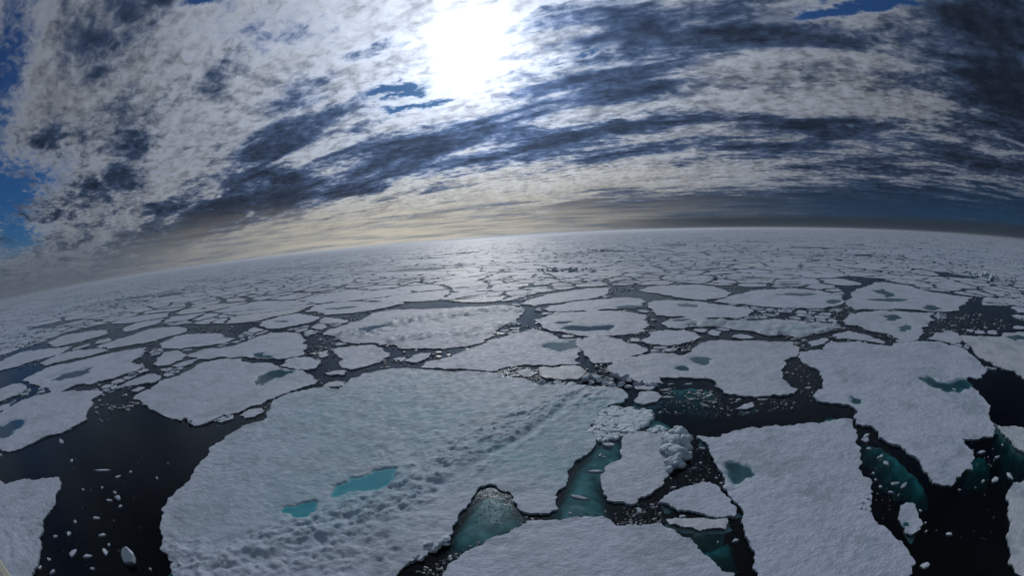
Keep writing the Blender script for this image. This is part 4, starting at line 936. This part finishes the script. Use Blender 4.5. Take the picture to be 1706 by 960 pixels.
for k, (pl, n, a, b) in enumerate([
    ([(1050,640),(1110,645),(1190,658),(1330,665),(1330,680),(1200,695),(1130,690),(1090,690),(1105,670)], 900, .06, .38), ([(1100,645),(1200,655),(1190,680),(1110,680)], 300, .1, .6),
    ([(690,955),(780,910),(850,885),(870,862),(900,865),(840,890),(760,935),(735,962)], 900, .04, .20), ([(800,815),(850,825),(875,855),(830,880),(790,870)], 500, .03, .13),
    ([(1040,848),(1100,835),(1110,850),(1105,875),(1050,880)], 500, .04, .22), ([(1130,720),(1165,730),(1215,810),(1232,865),(1200,820),(1120,820),(1110,800)], 500, .04, .22),
    ([(1330,650),(1358,645),(1362,672),(1330,672)], 80, .08, .4), ([(1430,715),(1470,740),(1480,800),(1520,850),(1470,870),(1445,800)], 140, .04, .22),
    ([(1600,738),(1650,735),(1665,770),(1625,790)], 110, .05, .3), ([(1530,850),(1640,790),(1700,740),(1660,900),(1560,910)], 60, .04, .15),
    ([(60,850),(180,800),(260,800),(220,960),(70,960)], 90, .03, .16), ([(150,670),(200,650),(205,700),(150,720)], 90, .05, .3), ([(110,760),(290,760),(270,830),(140,840)], 30, .03, .12),
    ([(520,560),(560,572),(552,620),(535,640),(505,600)], 500, .1, .7), ([(820,622),(850,612),(900,615),(905,642),(860,630)], 700, .1, .55), ([(965,608),(1012,606),(1060,640),(1000,650),(972,630)], 400, .1, .7),
    ([(1070,515),(1085,530),(1102,545),(1072,570),(1020,580),(960,565),(1075,550)], 500, .15, .9), ([(1060,570),(1180,560),(1160,585),(1090,590)], 350, .15, .8), ([(1395,520),(1415,505),(1420,545),(1330,575),(1330,590),(1380,570)], 400, .15, .9),
    ([(1325,585),(1345,605),(1362,645),(1330,650),(1305,620)], 220, .08, .45), ([(1545,560),(1560,535),(1620,520),(1706,545),(1600,560)], 500, .2, 1.1), ([(185,660),(265,615),(330,600),(250,640)], 200, .1, .5),
    ([(560,620),(700,610),(730,590),(640,600)], 300, .1, .5), ([(430,690),(460,660),(540,640),(440,700)], 300, .08, .4), ([(10,640),(80,660),(60,665),(0,690)], 120, .1, .5), ([(945,865),(1010,845),(1100,875),(1040,880)], 260, .04, .16)]):
    brash += scatter(pl, int(n*.3), a*.7, b*.7, 50+k, power=3.2)
# fine brash drifting in the leads between the mid-distance floes
rs_ = np.random.default_rng(5); mid = []
for _ in range(9000):
    a = math.radians(rs_.uniform(-80, 80)); R0 = rs_.uniform(70, 230); mid.append((R0*math.sin(a), R0*math.cos(a)))
mid = np.array(mid); ok = np.ones(len(mid), bool)
for pl in [f['w'] for f in T]+[f['p'] for f in fills]: ok &= ~inside(mid, pl)
mid = mid[ok]; l_ = fbm(mid[:, 0]/20, mid[:, 1]/20, 3, 12); mid = mid[l_ > .5][:1500]
for k, g in enumerate(mid): brash.append(slab(g[0], g[1], .12+.8*rs_.random()**3, 9000+k, h=.2, elong=math.sqrt(rs_.uniform(1, 1.8)), ang=rs_.uniform(0, 3), k=6))
stuff('brash_ice', brash, M_BRASH, 'small broken bits of ice afloat in the leads', .15)

# ------------------------------------------------------------------ the ship's rail at the lower left corner
def rail():
    e = bpy.data.objects.new('ship_rail', None); COL.objects.link(e)
    def pt(x, y, d): q = px_dir(x, y); return np.array([0, 0, H_CAM])+q*d
    a = pt(-60, 836, 2.6); b = pt(75, 1046, 2.2); e.location = tuple(a)
    ax = (b-a)/np.linalg.norm(b-a); view = px_dir(5, 940); u = np.cross(ax, view); u /= np.linalg.norm(u); w_ = np.cross(u, ax)
    def bar(u0, u1, w0, w1, m, nm_):
        bm = bmesh.new(); vs = []
        for s in (0, np.linalg.norm(b-a)):
            for (p, q) in ((u0, w0), (u1, w0), (u1, w1), (u0, w1)): vs.append(bm.verts.new(tuple(ax*s+u*p+w_*q)))
        for f in ((0, 1, 2, 3), (7, 6, 5, 4), (0, 4, 5, 1), (1, 5, 6, 2), (2, 6, 7, 3), (3, 7, 4, 0)): bm.faces.new([vs[i] for i in f])
        bmesh.ops.recalc_face_normals(bm, faces=bm.faces); bmesh.ops.bevel(bm, geom=bm.edges[:], offset=.006, segments=3, affect='EDGES')
        me = bpy.data.meshes.new(nm_); bm.to_mesh(me); bm.free(); me.materials.append(m); o = bpy.data.objects.new(nm_, me); COL.objects.link(o); o.parent = e; return o
    bar(-.028, .028, -.03, .03, M_RAIL, 'top_rail'); bar(-.018, .018, .032, .09, simple('rail_edge_steel', (.22, .23, .2), .5), 'rail_web')
    tag(e, 'pale cream painted steel rail of the ship crossing the bottom left corner', 'rail')
rail()
